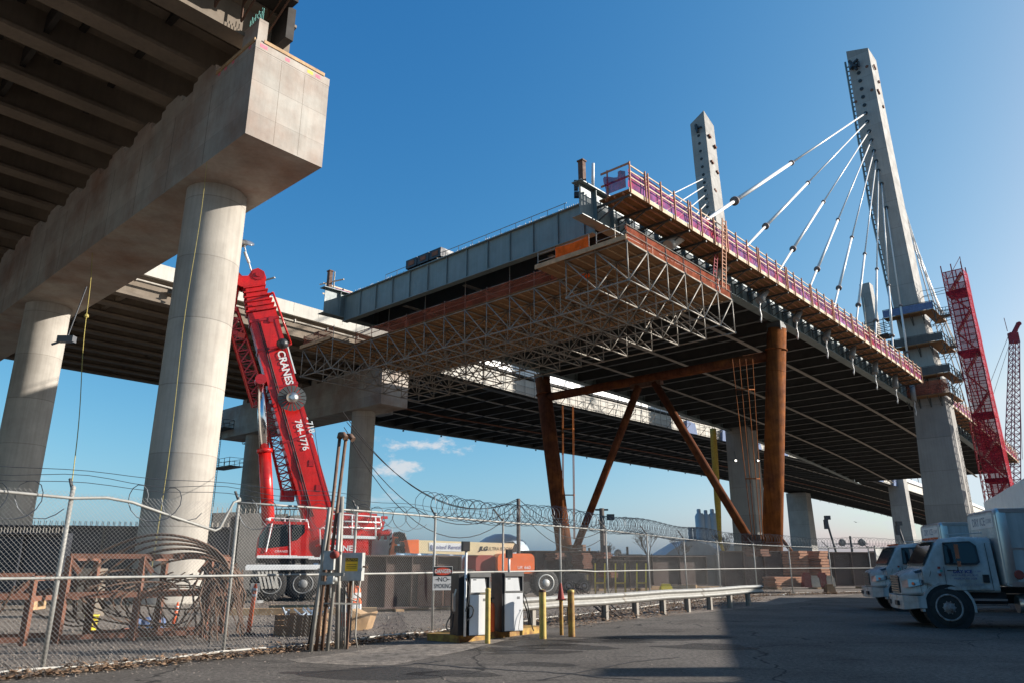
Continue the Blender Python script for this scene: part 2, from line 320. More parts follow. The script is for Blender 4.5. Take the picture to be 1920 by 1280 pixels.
# ------------------------------------------------------------------ ground
def ground_mat(name, base, dark, scale, big, fine, bump, patches=(), cracks=0.0, spots=0.0):
    m = bpy.data.materials.new(name); m.use_nodes = True; t = m.node_tree; N = t.nodes; Lk = t.links.new; b = N['Principled BSDF']
    tc = N.new('ShaderNodeTexCoord')
    def nz(s, d=6, mp=None, r=.6):
        n = N.new('ShaderNodeTexNoise'); n.inputs['Scale'].default_value = s; n.inputs['Detail'].default_value = d; n.inputs['Roughness'].default_value = r
        if mp:
            q = N.new('ShaderNodeMapping'); q.inputs['Scale'].default_value = mp; q.inputs['Rotation'].default_value = (0,0,R(20)); Lk(tc.outputs['Object'], q.inputs[0]); Lk(q.outputs[0], n.inputs[0])
        else: Lk(tc.outputs['Object'], n.inputs[0])
        return n.outputs[0]
    def rmp(src, a, c, lo, hi):
        r = N.new('ShaderNodeMapRange'); r.inputs[1].default_value = a; r.inputs[2].default_value = c; r.inputs[3].default_value = lo; r.inputs[4].default_value = hi; Lk(src, r.inputs[0]); return r.outputs[0]
    def mx(a, c, f, mode='MIX'):
        x = N.new('ShaderNodeMix'); x.data_type = 'RGBA'; x.blend_type = mode
        for k, v in ((0, f), (6, a), (7, c)):
            if isinstance(v, bpy.types.NodeSocket): Lk(v, x.inputs[k])
            else: x.inputs[k].default_value = v
        return x.outputs[2]
    cur = mx((*base,1), (*dark,1), rmp(nz(big, 7, None, .62), .42, .62, 0, 1))
    for sc_, amt in ((scale, .5), (fine, .45)):
        g = rmp(nz(sc_, 3, None, .7), .32, .68, 1-amt, 1+amt); cc = N.new('ShaderNodeCombineColor'); [Lk(g, cc.inputs[i]) for i in range(3)]
        cur = mx(cur, cc.outputs[0], 1.0, 'MULTIPLY')
    if spots:
        g = rmp(nz(.55, 5, (1, 2.6, 1), .55), .60, .72, 1.0, 1-spots); cc = N.new('ShaderNodeCombineColor'); [Lk(g, cc.inputs[i]) for i in range(3)]
        cur = mx(cur, cc.outputs[0], 1.0, 'MULTIPLY')
    if cracks:
        v = N.new('ShaderNodeTexVoronoi'); v.feature = 'DISTANCE_TO_EDGE'; v.inputs['Scale'].default_value = .16
        ad = N.new('ShaderNodeVectorMath'); ad.operation = 'ADD'; n2 = N.new('ShaderNodeTexNoise'); n2.inputs['Scale'].default_value = .8; n2.inputs['Detail'].default_value = 6
        Lk(tc.outputs['Object'], n2.inputs[0]); sca = N.new('ShaderNodeVectorMath'); sca.operation = 'SCALE'; sca.inputs['Scale'].default_value = 1.6
        Lk(n2.outputs[1], sca.inputs[0]); Lk(tc.outputs['Object'], ad.inputs[0]); Lk(sca.outputs[0], ad.inputs[1]); Lk(ad.outputs[0], v.inputs[0])
        g = rmp(v.outputs['Distance'], .001, .006, 1-cracks, 1.0); cc = N.new('ShaderNodeCombineColor'); [Lk(g, cc.inputs[i]) for i in range(3)]
        cur = mx(cur, cc.outputs[0], 1.0, 'MULTIPLY')
    Lk(cur, b.inputs['Base Color']); b.inputs['Roughness'].default_value = .88; b.inputs['Specular IOR Level'].default_value = .3
    bp = N.new('ShaderNodeBump'); bp.inputs['Strength'].default_value = bump; bp.inputs['Distance'].default_value = .03
    Lk(nz(fine, 3, None, .7), bp.inputs['Height']); Lk(bp.outputs[0], b.inputs['Normal']); return m
G_yard = ground_mat('yard_gravel', (.215,.178,.145), (.135,.108,.086), 9, .35, 40, .6)
G_asph = ground_mat('asphalt', (.128,.110,.092), (.088,.074,.061), 14, .45, 60, .4, cracks=.8, spots=.5)
G_conc = ground_mat('worn_concrete_apron', (.22,.185,.15), (.14,.12,.10), 6, .7, 60, .25, spots=.4)
FENCE = [V((x, y, 0)) for x, y in [(-12.6,5.6),(-10.9,7.7),(-9.1,9.8),(-7.1,12.0),(-5.2,14.2),(-3.4,16.4),(-1.9,18.6),(-.25,21.1),(1.5,23.6),(3.3,26.4),(5.3,29.6),(7.5,33.0),(9.9,36.6),(12.6,39.6),(15.0,41.2),(17.7,42.5),(20.4,43.5),(23.2,44.4),(26.1,45.2),(29.0,46.0),(31.9,46.8)]]
g = MB(); g.quad((-2500,-800,-.004), (2500,-800,-.004), (2500,5000,-.004), (-2500,5000,-.004)); struct('ground', g, G_yard)
GR = [V((x, y, 0)) for x, y in [(-.1,19.15),(9.7,30.9)]]
edge = [(-13.2,4.9),(-11.2,7.2),(-9.0,9.55),(-6.8,12.0),(-4.95,14.0),(-3.1,16.2),(-1.5,18.2),(0.3,19.5),(2.1,21.4),(4.2,23.8),(6.1,25.9),(8.1,28.2),(10.3,30.9),(12.6,33.6),(15.2,37.6),(18.4,41.4),(23.4,43.6),(31.9,46.2)]
g = MB(); pts = []
for i in range(len(edge)-1):
    a = V((*edge[i], 0)); b = V((*edge[i+1], 0))
    for k in range(8):
        p = a.lerp(b, k/8); n = (b-a).normalized(); n = V((n.y, -n.x, 0)); pts.append(p + n*random.uniform(-.07,.07))
pts.append(V((*edge[-1], 0)))
z0 = V((0, 0, .004))
g.add([p+z0 for p in pts] + [V((60,46,.004)), V((60,-25,.004)), V((-13.2,-25,.004))], [tuple(range(len(pts)+3))[::-1]]); struct('asphalt_lot', g, G_asph)
g = MB(); ap = [at_z(540,1237), at_z(640,1224), at_z(760,1207), at_z(835,1203), at_z(1000,1187), at_z(860,1222), at_z(735,1247), at_z(640,1246), at_z(560,1242)]
g.add([p+V((0,0,.008)) for p in ap], [tuple(range(len(ap)))]); struct('concrete_apron', g, G_conc)
g = MB()
for poly, wd in (([(775,1243),(860,1250),(960,1257),(1060,1262),(1130,1270),(1220,1275)], .035), ([(560,1262),(640,1256),(760,1247),(850,1236)], .02), ([(1010,1275),(1080,1262),(1190,1240),(1290,1230)], .02)):
    P = []
    for a, b in zip(poly, poly[1:]):
        for k in range(6): q = at_z(a[0]+(b[0]-a[0])*k/6, a[1]+(b[1]-a[1])*k/6+random.uniform(-.8,.8)); P.append(V((q.x,q.y,.0085)))
    for a, b in zip(P, P[1:]): d = (b-a).normalized(); n_ = V((-d.y,d.x,0))*wd*random.uniform(.6,1.3); g.quad(a-n_, b-n_, b+n_, a+n_)
struct('crack_sealant', g, mat('bitumen', (.035,.032,.03), .6, var=.2, scale=5))
g = MB()
for u, v, r0 in ((1140,1200,.55),(1215,1196,.8),(1060,1212,.5),(985,1222,.45),(930,1216,.4),(700,1262,.6),(1010,1245,.3),(850,1262,.35),(1330,1212,.5),(1000,1205,.6)):
    c = at_z(u, v); n_ = 22; ph = random.uniform(0,6); g.add([V((c.x+r0*1.9*(1+.28*math.sin(3*t+ph)+.15*math.sin(7*t))*math.cos(t), c.y+r0*(1+.28*math.sin(2*t+ph)+.12*math.sin(5*t))*math.sin(t), .0065)) for t in [2*math.pi*k/n_ for k in range(n_)]], [tuple(range(n_))])
om = mat('oil_stain', (.05,.044,.038), .5, var=.35, scale=3, alpha=.45); struct('oil_stains', g, om)
# ------------------------------------------------------------------ near viaduct pier and its columns
SP = -106.1
def cap_beam(s0, s1, w0, w1, z0, z1, ch=.06):
    m = MB(); m.sbox(s0, s1, w0, w1, z0, z1); return m
pier = thing('bridge_pier', 'nearest concrete pier, square-ended cap beam on round columns at upper left', 'bridge pier', S(-104.2, 0, 0), 0, 'concrete bridge piers')
cap = obj('pier_cap', cap_beam(SP, SP+3.8, 0, 58, 19.0, 23.35), M['conc_cap'], pier)
g = MB(); g.sbox(SP-.012, SP+3.812, -.012, 3.6, 23.352, 23.75); obj('cap_top_strip', g, M['conc_cap'], cap)
g = MB(); g.sbox(SP+.35, SP+3.5, -.055, -.014, 23.74, 23.9); g.sbox(SP-.07, SP-.014, .05, 3.6, 23.66, 23.85); obj('form_board', g, M['wood'], cap)
for a, b2, mm in ((.5,.35,'pink'), (1.75,.22,'pink'), (2.9,.3,'signy'), (3.35,.25,'pink')):
    g = MB(); g.sbox(SP+a-.3, SP+a+b2-.3, -.018, -.0135, 23.47, 23.64); obj('paint_mark', g, M[mm], cap)
for a in (.4, 1.9, 2.6, 3.2):
    g = MB(); g.sbox(SP-.018, SP-.0135, a, a+.22, 23.5, 23.64); obj('paint_mark', g, M['pink'], cap)
g = MB(); g.sbox(SP+.05, SP+.5, .05, 1.45, 23.75, 24.95); ew = obj('end_wall', g, M['conc_cap'], cap)
g = MB()
for k in range(9): p = S(SP+.25, .15+.15*k, 24.9); g.tube([p, p+V((0,0,.75+.12*(k%2)))], .016, 5)
obj('rebar', g, M['turq'], cap)
for k in range(1, 12): g = MB(); g.sbox(SP-.003, SP+.1, 3.9*k, 3.9*k+.025, 19.05, 23.3); obj('form_joint', g, M['dgrey'], cap)
for sq in (1.3, 2.5): g = MB(); g.sbox(SP+sq, SP+sq+.012, -.003, .05, 19.05, 23.3); obj('form_joint', g, M['girder_conc'], cap)
g = MB(); g.sbox(SP, SP+1.0, 3.6, 58, 23.352, 24.0)
for i in range(15):
    w0 = 1.8+3.6*i
    if i: g.sbox(SP+.002, SP+1.0, w0-1.55, w0+.75, 24.0, 24.42)
    if i: g.sbox(SP+.004, SP+1.0, w0-1.1, w0+.35, 24.42, 24.62)
obj('bearing_seat', g, M['conc_cap'], cap)
for w0 in (6.2, 31.0, 55.0):
    g = MB(); g.lathe(S(-104.2, w0, -.2), [(1.4,0),(1.4,19.2)], 48); obj('column', g, M['conc_col'], pier)
# ------------------------------------------------------------------ near viaduct deck
def bulb(mb, s0, s1, w0, z0, h=2.05, fl=.48, web=.11, top=.6):   # bulb-tee girder
    pr = [(-fl,0),(fl,0),(fl,.2),(web,.42),(web,h-.28),(top,h-.14),(top,h),(-top,h),(-top,h-.14),(-web,h-.28),(-web,.42),(-fl,.2)]
    mb.prism([S(s0, w0+a, z0+b) for a, b in pr], LX*(s1-s0)); return mb
vd = thing('viaduct_deck', 'unfinished viaduct deck on concrete girders, overhead at upper left above the nearest pier', 'bridge deck', S(-130, 16, 24.66), 0, 'viaduct decks')
for i in range(15):
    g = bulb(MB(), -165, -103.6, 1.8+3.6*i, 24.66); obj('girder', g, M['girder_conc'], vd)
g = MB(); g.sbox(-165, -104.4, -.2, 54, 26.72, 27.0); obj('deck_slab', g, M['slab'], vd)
g = MB()
for k in range(22): g.sbox(-108-2.6*k-.15, -108-2.6*k+.15, 2.0, 52, 26.3, 26.712)
for k in range(8): g.sbox(-112-7.3*k-.12, -112-7.3*k+.12, 2.0, 52, 25.35, 26.3)
g.sbox(-104.6, -104.2, .3, 54, 24.95, 26.715)
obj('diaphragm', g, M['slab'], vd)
fw = thing('formwork_overhang', 'plywood overhang formwork on rusty triangular brackets at top left corner', 'formwork', S(-110, -.6, 25.4))
g = MB(); g.sbox(-165, -104.6, -1.9, -.2, 27.05, 27.1); obj('plywood_deck', g, M['ply'], fw)
g = MB(); g.sbox(-165, -104.7, -1.85, -1.75, 26.9, 27.048); g.sbox(-165, -104.7, -.9, -.8, 26.9, 27.048); obj('joist', g, M['rust_dark'], fw)
for k in range(14):
    s0 = -105.1-1.25*k; g = MB(); a = S(s0, 1.2, 25.2); b2 = S(s0, -.0, 26.86); c2 = S(s0, -1.95, 26.86)
    g.bar(a, c2, .07, .1); g.bar(b2, c2, .07, .12); g.bar(a, S(s0, 1.2, 26.7), .07, .1); g.bar(S(s0,1.2,26.1), S(s0,-.4,26.86), .05, .06); obj('bracket', g, M['rust_dark'], fw)
# hanging pull ropes
for i, (p, q, r0, lb) in enumerate([(at_z(388,303,19.02), at_y(283,1085,23.5), .010, 'long yellow rope hanging in front of the nearest round column'), (at_z(173,474,19.02), at_y(135,915,30), .02, 'yellow rope with a knot hanging between the two nearest round columns')]):
    g = MB(); pts = [p.lerp(q, k/20)+V((.05*math.sin(k*.5),0,0)) for k in range(21)]; g.tube(pts, r0, 5)
    if i:
        c = pts[7]; g.lathe(c-V((0,0,.12)), [(.02,0),(.12,.08),(.1,.2),(.02,.26)], 8)
    solo('rope', g, M['rope'], lb, 'rope', 'hanging ropes')
# ------------------------------------------------------------------ second viaduct (behind)
def zb2(s):
    T = [(-170,24.3),(-60,24.2),(-40,23.9),(10,24.7),(70,25.2),(130,24.4),(230,22.2),(330,18.5)]
    for (a, x), (b, y) in zip(T, T[1:]):
        if s <= b: return x+(y-x)*(s-a)/(b-a)
    return T[-1][1]
v2 = thing('viaduct_deck', 'finished viaduct with pale concrete parapet running behind the red crane boom', 'bridge deck', S(-110, 55, 24.3), 0, 'viaduct decks')
for i in range(10):
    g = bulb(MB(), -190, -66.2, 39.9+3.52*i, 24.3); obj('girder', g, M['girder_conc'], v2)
g = MB(); g.sbox(-190, -66, 38.9, 72.6, 26.36, 26.75); obj('deck_slab', g, M['parapet'], v2)
for w0 in (38.9, 72.2):
    g = MB()
    for k in range(41): g.sbox(-190+3.05*k, -190+3.05*k+3.02, w0, w0+.4, 26.752, 27.75)
    obj('parapet', g, M['parapet'], v2)
g = MB()
for k in range(12): g.sbox(-186+10*k, -185.6+10*k, 40, 71.6, 24.75, 26.3)
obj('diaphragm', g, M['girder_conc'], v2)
g = MB(); g.tube([S(-190,39.0,25.75), S(-67,39.0,25.75)], .11, 8)
for k in range(30): g.sbox(-188+4*k, -187.9+4*k, 38.8, 39.3, 25.6, 25.95)
obj('drain_pipe', g, M['galv'], v2)
g = MB(); p = S(-92.5, 39.2, 25.5); g.box(p, (.9,.5,.35)); g.box(p+V((.3,-.3,-.45)), (.35,.3,.6)); obj('floodlight', g, M['dgrey'], v2)
for s0, zz in ((-83.5,29.4), (-60.5,29.0)):
    g = MB(); g.tube([S(s0,39.3,27.7), S(s0,39.3,zz)], .05, 6); g.bar(S(s0,39.3,zz), S(s0+.4,38.2,zz+.12), .22, .1)
    solo('lamp_post', g, M['galv'], 'short lamp post on the far viaduct parapet, ' + ('just left of the dark girder end' if s0 < -70 else 'beyond the suspended platform'), 'street lamp', 'parapet lamps')
p2 = thing('bridge_pier', 'second concrete pier, behind the red crane boom, with access platforms', 'bridge pier', S(-66, 39, 0), 0, 'concrete bridge piers')
c2_ = obj('pier_cap', cap_beam(-68, -64.1, 39.2, 77, 19.0, 23.4), M['conc_cap'], p2)
g = MB()
for i in range(10): g.sbox(-67.4, -64.6, 39.4+3.52*i, 40.6+3.52*i, 23.402, 24.28)
obj('bearing_seat', g, M['conc_cap'], c2_)
for w0 in (45.0, 70.0):
    g = MB(); g.lathe(S(-66, w0, -.2), [(1.4,0),(1.4,19.2)], 40); obj('column', g, M['conc_col'], p2)
def catwalk(parent, s0, s1, w0, w1, z, h=1.1):
    g = MB(); g.sbox(s0, s1, w0, w1, z-.1, z)
    n = max(2, int(abs(w1-w0)/1.2))
    for k in range(n+1):
        w_ = w0+(w1-w0)*k/n; g.bar(S(s0,w_,z), S(s0,w_,z+h), .06); g.bar(S(s1,w_,z), S(s1,w_,z+h), .06)
    for hh in (h, h*.5):
        g.bar(S(s0,w0,z+hh), S(s0,w1,z+hh), .05); g.bar(S(s1,w0,z+hh), S(s1,w1,z+hh), .05)
        g.bar(S(s0,w0,z+hh), S(s1,w0,z+hh), .05); g.bar(S(s0,w1,z+hh), S(s1,w1,z+hh), .05)
    return obj('access_platform', g, M['steel_dark'], parent)
catwalk(p2, -69.6, -68.02, 73, 80, 20.2); catwalk(p2, -69.3, -67.0, 70.6, 76.5, 14.6)
catwalk(p2, -64.08, -62.8, 70.6, 77.5, 18.9)
g = MB()
for dw in (0, .5): g.bar(S(-69.2, 74.0+dw, 0), S(-69.2, 74.0+dw, 20.3), .06)
for k in range(60): g.bar(S(-69.2, 74.0, .35+k*.33), S(-69.2, 74.5, .35+k*.33), .04)
obj('ladder', g, M['steel_dark'], p2)
# second bridge, steel main span behind
b2s = thing('bridge_deck', 'dark steel span of the farther bridge, seen below the cable stayed deck', 'bridge deck', S(60, 55, 24), 0, 'steel bridge spans')
SS = [-66, -40, -15, 10, 40, 70, 100, 130, 180, 230, 280, 330]
def strip(mb, w0, w1, dz0, dz1, SSl=SS, f=zb2):
    for a, b in zip(SSl, SSl[1:]):
        mb.hexa([S(a,w0,f(a)+dz0),S(a,w1,f(a)+dz0),S(b,w1,f(b)+dz0),S(b,w0,f(b)+dz0)], [S(a,w0,f(a)+dz1),S(a,w1,f(a)+dz1),S(b,w1,f(b)+dz1),S(b,w0,f(b)+dz1)])
    return mb
for w0 in (40.2, 72.2):
    g = strip(MB(), w0-.04, w0+.04, .05, 2.4); strip(g, w0-.45, w0+.45, 0, .05); obj('edge_girder', g, M['steel_dark'], b2s)
g = strip(MB(), 38.6, 73.6, 2.45, 2.75); obj('deck_slab', g, M['slab'], b2s)
for w0 in (46.5, 55.0, 63.8): obj('stringer', strip(MB(), w0-.25, w0+.25, .35, .42), M['galv'], b2s)
g = MB()
for k in range(95):
    s0 = -64+4.1*k; z_ = zb2(s0); g.sbox(s0-.02, s0+.02, 40.3, 72.1, z_+.35, z_+2.4); g.sbox(s0-.2, s0+.2, 40.3, 72.1, z_+.3, z_+.34)
tag(obj('floor_beam', g, M['steel_dark'], b2s), kind='stuff')
obj('pipe', strip(MB(), 59.0, 59.25, .1, .3), M['rust_red'], b2s)
g = MB()
for a in range(-66, 330, 3):
    z_ = zb2(a)+2.75; z2_ = zb2(a+3)+2.75
    g.hexa([S(a,38.6,z_),S(a,39.0,z_),S(a+2.97,39.0,z2_),S(a+2.97,38.6,z2_)], [S(a,38.7,z_+1.1),S(a,39.0,z_+1.1),S(a+2.97,39.0,z2_+1.1),S(a+2.97,38.7,z2_+1.1)])
obj('parapet', g, M['white'], b2s)
g = MB(); strip(g, 38.5, 38.56, -.05, 2.2)
obj('edge_panel', g, M['parapet'], b2s)
g = MB()
for a in range(-60, 140, 2):
    z_ = zb2(a); g.bar(S(a,38.3,z_-.1), S(a,38.3,z_+3.9), .07)
    if a % 6 == 0: g.bar(S(a,38.3,z_-.1), S(a,36.9,z_+1.2), .08); g.bar(S(a,36.9,z_+1.2), S(a,38.3,z_+1.3), .08)
for dz in (.2, 1.1, 2.0, 2.9, 3.8): strip(g, 38.26, 38.32, dz, dz+.06, [q for q in SS if q < 150])
obj('edge_scaffold', g, M['galv'], b2s)
g = MB()
for a in range(-64, 330, 9): g.sbox(a, a+.25, 72.7, 72.9, zb2(a)-.25, zb2(a))
obj('drip_bracket', g, M['steel_dark'], b2s)
g = MB()
for a in range(0, 130, 14):
    z_ = zb2(a); g = MB(); g.hexa([S(a,37.8,z_-.3),S(a,38.2,z_-.3),S(a+4,38.2,z_-.2),S(a+4,37.8,z_-.2)], [S(a,37.6,z_+1.9),S(a,38.2,z_+1.9),S(a+3,38.2,z_+2.0),S(a+3,37.6,z_+1.6)]); obj('tarpaulin', g, M['blue'], b2s)

# electrical box hung under it
g = MB(); g.sbox(-58, -55.5, 52.5, 55.5, 21.3, 23.4); o = solo('equipment_box', g, M['grey'], 'grey equipment box hanging under the far span, right of the second pier', 'box')
# ------------------------------------------------------------------ main span deck
def zb(s): return 24.3-.0004*(s+45)**2
def seg(mb, w0, w1, d0, d1, s0=-80, s1=66, st=8, f=zb):
    n = max(1, round((s1-s0)/st)); L_ = [s0+(s1-s0)*i/n for i in range(n+1)]; return strip(mb, w0, w1, d0, d1, L_, f)
md = thing('bridge_deck', 'cable stayed deck of steel girders with open near end, in the middle of the photo', 'bridge deck', S(-10, 15, 24), 0, 'steel bridge spans')
for w0, sg in ((-.15, -1), (29.6, 1)):
    g = seg(MB(), w0-.03, w0+.03, .06, 2.55, -82.6, 66); seg(g, w0-.45, w0+.45, 0, .06, -82.9, 66); seg(g, w0-.4, w0+.4, 2.55, 2.62, -82.9, 66)
    for k in range(70):
        s0 = -81+2.05*k; z_ = zb(s0); g.sbox(s0-.015, s0+.015, w0-.3, w0+.3, z_+.06, z_+2.54)
    eg = obj('edge_girder', g, M['steel_green'], md)
g = MB(); z_ = zb(-80.4); g.sbox(-80.42, -80.38, .2, 29.3, z_-.35, z_+2.15); g.sbox(-80.7, -80.1, .2, 29.3, z_-.42, z_-.35); g.sbox(-80.65, -80.15, .2, 29.3, z_+2.15, z_+2.22)
for k in range(13): g.sbox(-80.56, -80.43, 1.0+2.35*k, 1.04+2.35*k, z_-.35, z_+2.15)
obj('end_floor_beam', g, M['steel_green'], md)
g = MB()
for k in range(14): g.sbox(-80.6, -80.5, .3+2.1*k, 2.3+2.1*k, z_+2.24, z_+2.26)
for k in range(150): g.sbox(-80.5, -80.47, .4+.19*k, .42+.19*k, z_+2.22, z_+2.22+random.uniform(.08,.22))
obj('shear_studs', g, M['galv'], md)
g = MB()
for k in range(1, 36):
    s0 = -80.4+4.1*k; z_ = zb(s0); g.sbox(s0-.02, s0+.02, -.1, 29.5, z_+.05, z_+2.15); g.sbox(s0-.22, s0+.22, -.1, 29.5, z_, z_+.04)
    mbk = MB(); mbk.v = g.v; mbk.f = g.f; mbk.sm = g.sm; obj('floor_beam', mbk, M['steel_dark'], md); g = MB()
for w0 in (5.4, 14.6, 22.3): obj('stringer', seg(MB(), w0-.22, w0+.22, -.12, -.06, -79), M['galv'], md)
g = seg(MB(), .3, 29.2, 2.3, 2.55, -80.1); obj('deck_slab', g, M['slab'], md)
# stay anchorages below the deck edge
AN = [-70.2 + 7.95*i for i in range(9)]
TT = [(-.3,71.6),(-.35,70.0),(-.4,68.2),(-.5,66.5),(-.6,64.5),(-.7,62.6),(-.8,60.9),(-.95,58.5),(-1.05,54.3)]
for i, s0 in enumerate(AN):
    for w0, k in ((-1.3, 0), (30.8, 1)):
        z_ = zb(s0); top = S(-3.5, TT[i][0]+(0 if not k else 30.6), TT[i][1]); lo = S(s0, w0, z_+2.4); d = (lo-top).normalized()
        if k == 0:
            g = MB(); g.tube([lo+d*.3, lo+d*(3.6 if i < 3 else 2.9)], .34 if i else .42, 16); p = obj('anchor_pipe', g, M['grey' if i > 1 else 'parapet'], md)
            q = lo+d*(3.6 if i < 3 else 2.9); g = MB(); pts = [q+V((.04*math.sin(j*1.7), .04*math.cos(j*2.1), -.30*j)) for j in range(8)]
            if i: g.tube(pts, [.05,.07,.05,.08,.05,.06,.10,.02], 6); obj('cable_tail', g, M['cable'], p)
# ------------------------------------------------------------------ stay cables
def stay(top, lo, r, label, grp, thick=True, m='cable', coll=(.155,.41)):
    t = thing('stay_cable', label, 'stay cable', lo, 0, grp); d = top-lo
    g = MB(); g.tube([lo+d*coll[1], top], r, 10); obj('sheath', g, M[m], t)
    if thick:
        g = MB(); g.tube([lo+d*.005, lo+d*coll[0]], r*1.25, 10); g.tube([lo+d*coll[0], lo+d*coll[1]], [r*1.65, r*1.5], 10)
        g.lathe(lo+d*.004, [(r*3,0),(r*3.2,.4),(r*2.2,.9),(r*1.3,1.1)], 12, d); obj('guide_pipe', g, M[m], t)
        for q in coll: g = MB(); g.lathe(lo+d*q-d.normalized()*.12, [(r*1.2,0),(r*3.6 if q < .3 else r*2.6,.02),(r*3.6 if q < .3 else r*2.6,.22),(r*1.2,.24)], 14, d); obj('collar', g, M['collar'], t)
    return t
ords = ['first', 'second', 'third', 'fourth', 'fifth', 'sixth', 'seventh', 'eighth', 'ninth']
for i, s0 in enumerate(AN):
    top = S(-3.5, TT[i][0], TT[i][1]); lo = S(s0, -1.3, zb(s0)+2.4)
    stay(top, lo, .12 if i == 0 else .095, 'near-side white stay cable of the tallest pylon, %s from the open deck end' % ords[i], 'near stay cables')
for i, s0 in enumerate(AN):
    top = S(.5, TT[i][0]+30.4, TT[i][1]+1.5); lo = S(s0, 30.6, zb(s0)+2.4)
    stay(top, lo, .09, 'far-side stay cable of the middle pylon, %s from its top' % ords[i], 'far stay cables', False, coll=(0, 0))
for i in range(6):
    stay(S(1.5, -1.6, 70-3*i), S(14+9*i, -1.3, zb(14+9*i)+2.4), .10, 'back stay cable behind the tallest pylon, %s from the pylon foot' % ords[i], 'back stay cables', False, coll=(0,0))
for i in range(4):
    stay(S(4.5, 30.2, 66-3*i), S(14+9*i, 30.6, zb(14+9*i)+2.4), .10, 'stay cable from the back of the middle pylon, %s from the pylon foot' % ords[i], 'back stay cables', False, coll=(0,0))
# ------------------------------------------------------------------ pylons
def pylon(label, rings, sface, parts=True):
    """rings: (z, wl, wr, s0, s1) outline of the shaft, bevelled at the outer corner"""
    t = thing('bridge_pylon', label, 'pylon', S((rings[0][3]+rings[0][4])/2, (rings[0][1]+rings[0][2])/2, 0), 0, 'concrete pylons')
    g = MB(); g.loft([[S(s0,wl,z),S(s0,wr,z),S(s1,wr-.0,z),S(s1,wl,z)] for z,wl,wr,s0,s1 in rings], smooth=False)
    sh = obj('shaft', g, M['conc_tower'], t); return t, sh
P1 = [(-.5,.5,-4.7,-3.5,1.8),(8,.35,-4.6,-3.5,1.6),(24,-.35,-4.4,-3.5,1.4),(32,-.1,-3.7,-3.5,1.2),(40,.25,-3.15,-3.5,1.1),(54,.9,-2.75,-3.5,1.0),(70,1.05,-2.4,-3.5,.9),(83.2,1.15,-2.2,-3.5,.8)]
t1, sh = pylon('tallest pylon at right with round cable holes, wrapped by work platforms near deck level', P1, -3.5)
g = MB(); g.hexa([S(-3.5,1.15,83.2),S(-3.5,-2.2,83.2),S(.8,-2.2,83.2),S(.8,1.15,83.2)], [S(-3.5,1.15,84.3),S(-3.5,-2.2,83.25),S(.8,-2.2,83.25),S(.8,1.15,84.3)]); obj('sloped_cap', g, M['conc_tower'], t1)
for c in [S(-3.52, -.25-.02*k, 79.3-1.55*k) for k in range(5)]+[S(-3.5, TT[i][0], TT[i][1]) for i in range(9)]: g = MB(); g.lathe(c, [(.31,0),(.30,.09)], 12, -LX); obj('anchor_hole', g, M['signk'], t1)
for w0, zz in ((-1.6,79.9),(-1.75,75.3),(.9,74.3)): g = MB(); g.lathe(S(-3.5,w0,zz), [(.26,0),(.24,.06)], 10, -LX); obj('tie_hole', g, M['rust_red'], t1)
for s0, zz in ((-2.4,80.2),(-1.9,80.0),(-.8,78.0),(-2.5,75.4),(-2.0,75.2),(-.8,73.2)): g = MB(); g.lathe(S(s0,-2.36,zz), [(.28,0),(.26,.2)], 10, -CX); obj('tie_hole', g, M['rust_red'], t1)
g = MB(); g.box(S(-3.9,.35,80.6), (.9,.9,.5)); g.bar(S(-3.6,.9,82.2), S(-4.2,-.2,79.6), .35); g.bar(S(-4.0,.6,80.9), S(-4.2,-.6,81.5), .3); g.bar(S(-4.0,-.5,81.2), S(-3.9,-.5,80.2), .3)
obj('lifting_bracket', g, M['blackp'], t1)
g = MB()
for k in range(48):     # climbing rail with cleats on the left edge
    z_ = 41+.86*k; wl = .25+.9*min(1, max(0, (z_-40)/30)); g.lathe(S(-3.2, wl+.05, z_), [(.16,0),(.10,.25),(.17,.42)], 6, CX)
g.bar(S(-3.3,.45,38), S(-3.3,1.25,54), .25, .2); g.bar(S(-3.3,1.3,54), S(-3.3,1.6,82.5), .25, .2)
obj('climbing_rail', g, M['steel_green'], t1)
for n_, (z_, a, b2) in enumerate([(36.3, 1.1, -5.3), (31.6, 1.0, -5.8), (27.0, .6, -6.0), (24.2, .3, -5.6)]):
    g = MB(); g.sbox(-5.3, -3.52, a+.2, b2, z_-.14, z_); g.sbox(-3.52, 2.6, b2, -4.75 if z_ < 30 else -3.9, z_-.141, z_-.001)
    pf = obj('work_platform', g, M['ply'], t1)
    g = MB()
    for k in range(9): w_ = a+.2+(b2-a-.2)*k/8; g.bar(S(-5.3,w_,z_), S(-5.3,w_,z_+1.2), .08)
    for k in range(6): s_ = -5.3+7.9*k/5; g.bar(S(s_,b2,z_), S(s_,b2,z_+1.2), .08)
    for h in (.6, 1.2): g.bar(S(-5.3,a+.2,z_+h), S(-5.3,b2,z_+h), .07); g.bar(S(-5.3,b2,z_+h), S(2.6,b2,z_+h), .07)
    for k in range(5): w_ = a-.2+(b2-a+.4)*k/4; g.bar(S(-3.6,w_,z_-1.5), S(-3.6,w_,z_-.16), .12); g.bar(S(-3.6,w_,z_-1.4), S(-5.2,w_,z_-.18), .08)
    for k in range(4): s_ = -3+5.5*k/3; g.bar(S(s_,b2+.1,z_-.2), S(s_,b2+1.2,z_-1.4), .08)
    obj('railing', g, M['steel_dark'], pf)
    if n_ < 3: g = MB(); g.sbox(-5.36, -5.33, a+.2, b2, z_+.02, z_+1.1); obj('toe_net', g, M['dgrey' if n_ else 'blue'], pf)
    else: g = MB(); g.sbox(-5.36, -5.33, a+.2, b2, z_+.02, z_+1.9); obj('toe_net', g, M['net'], pf)
g = MB()
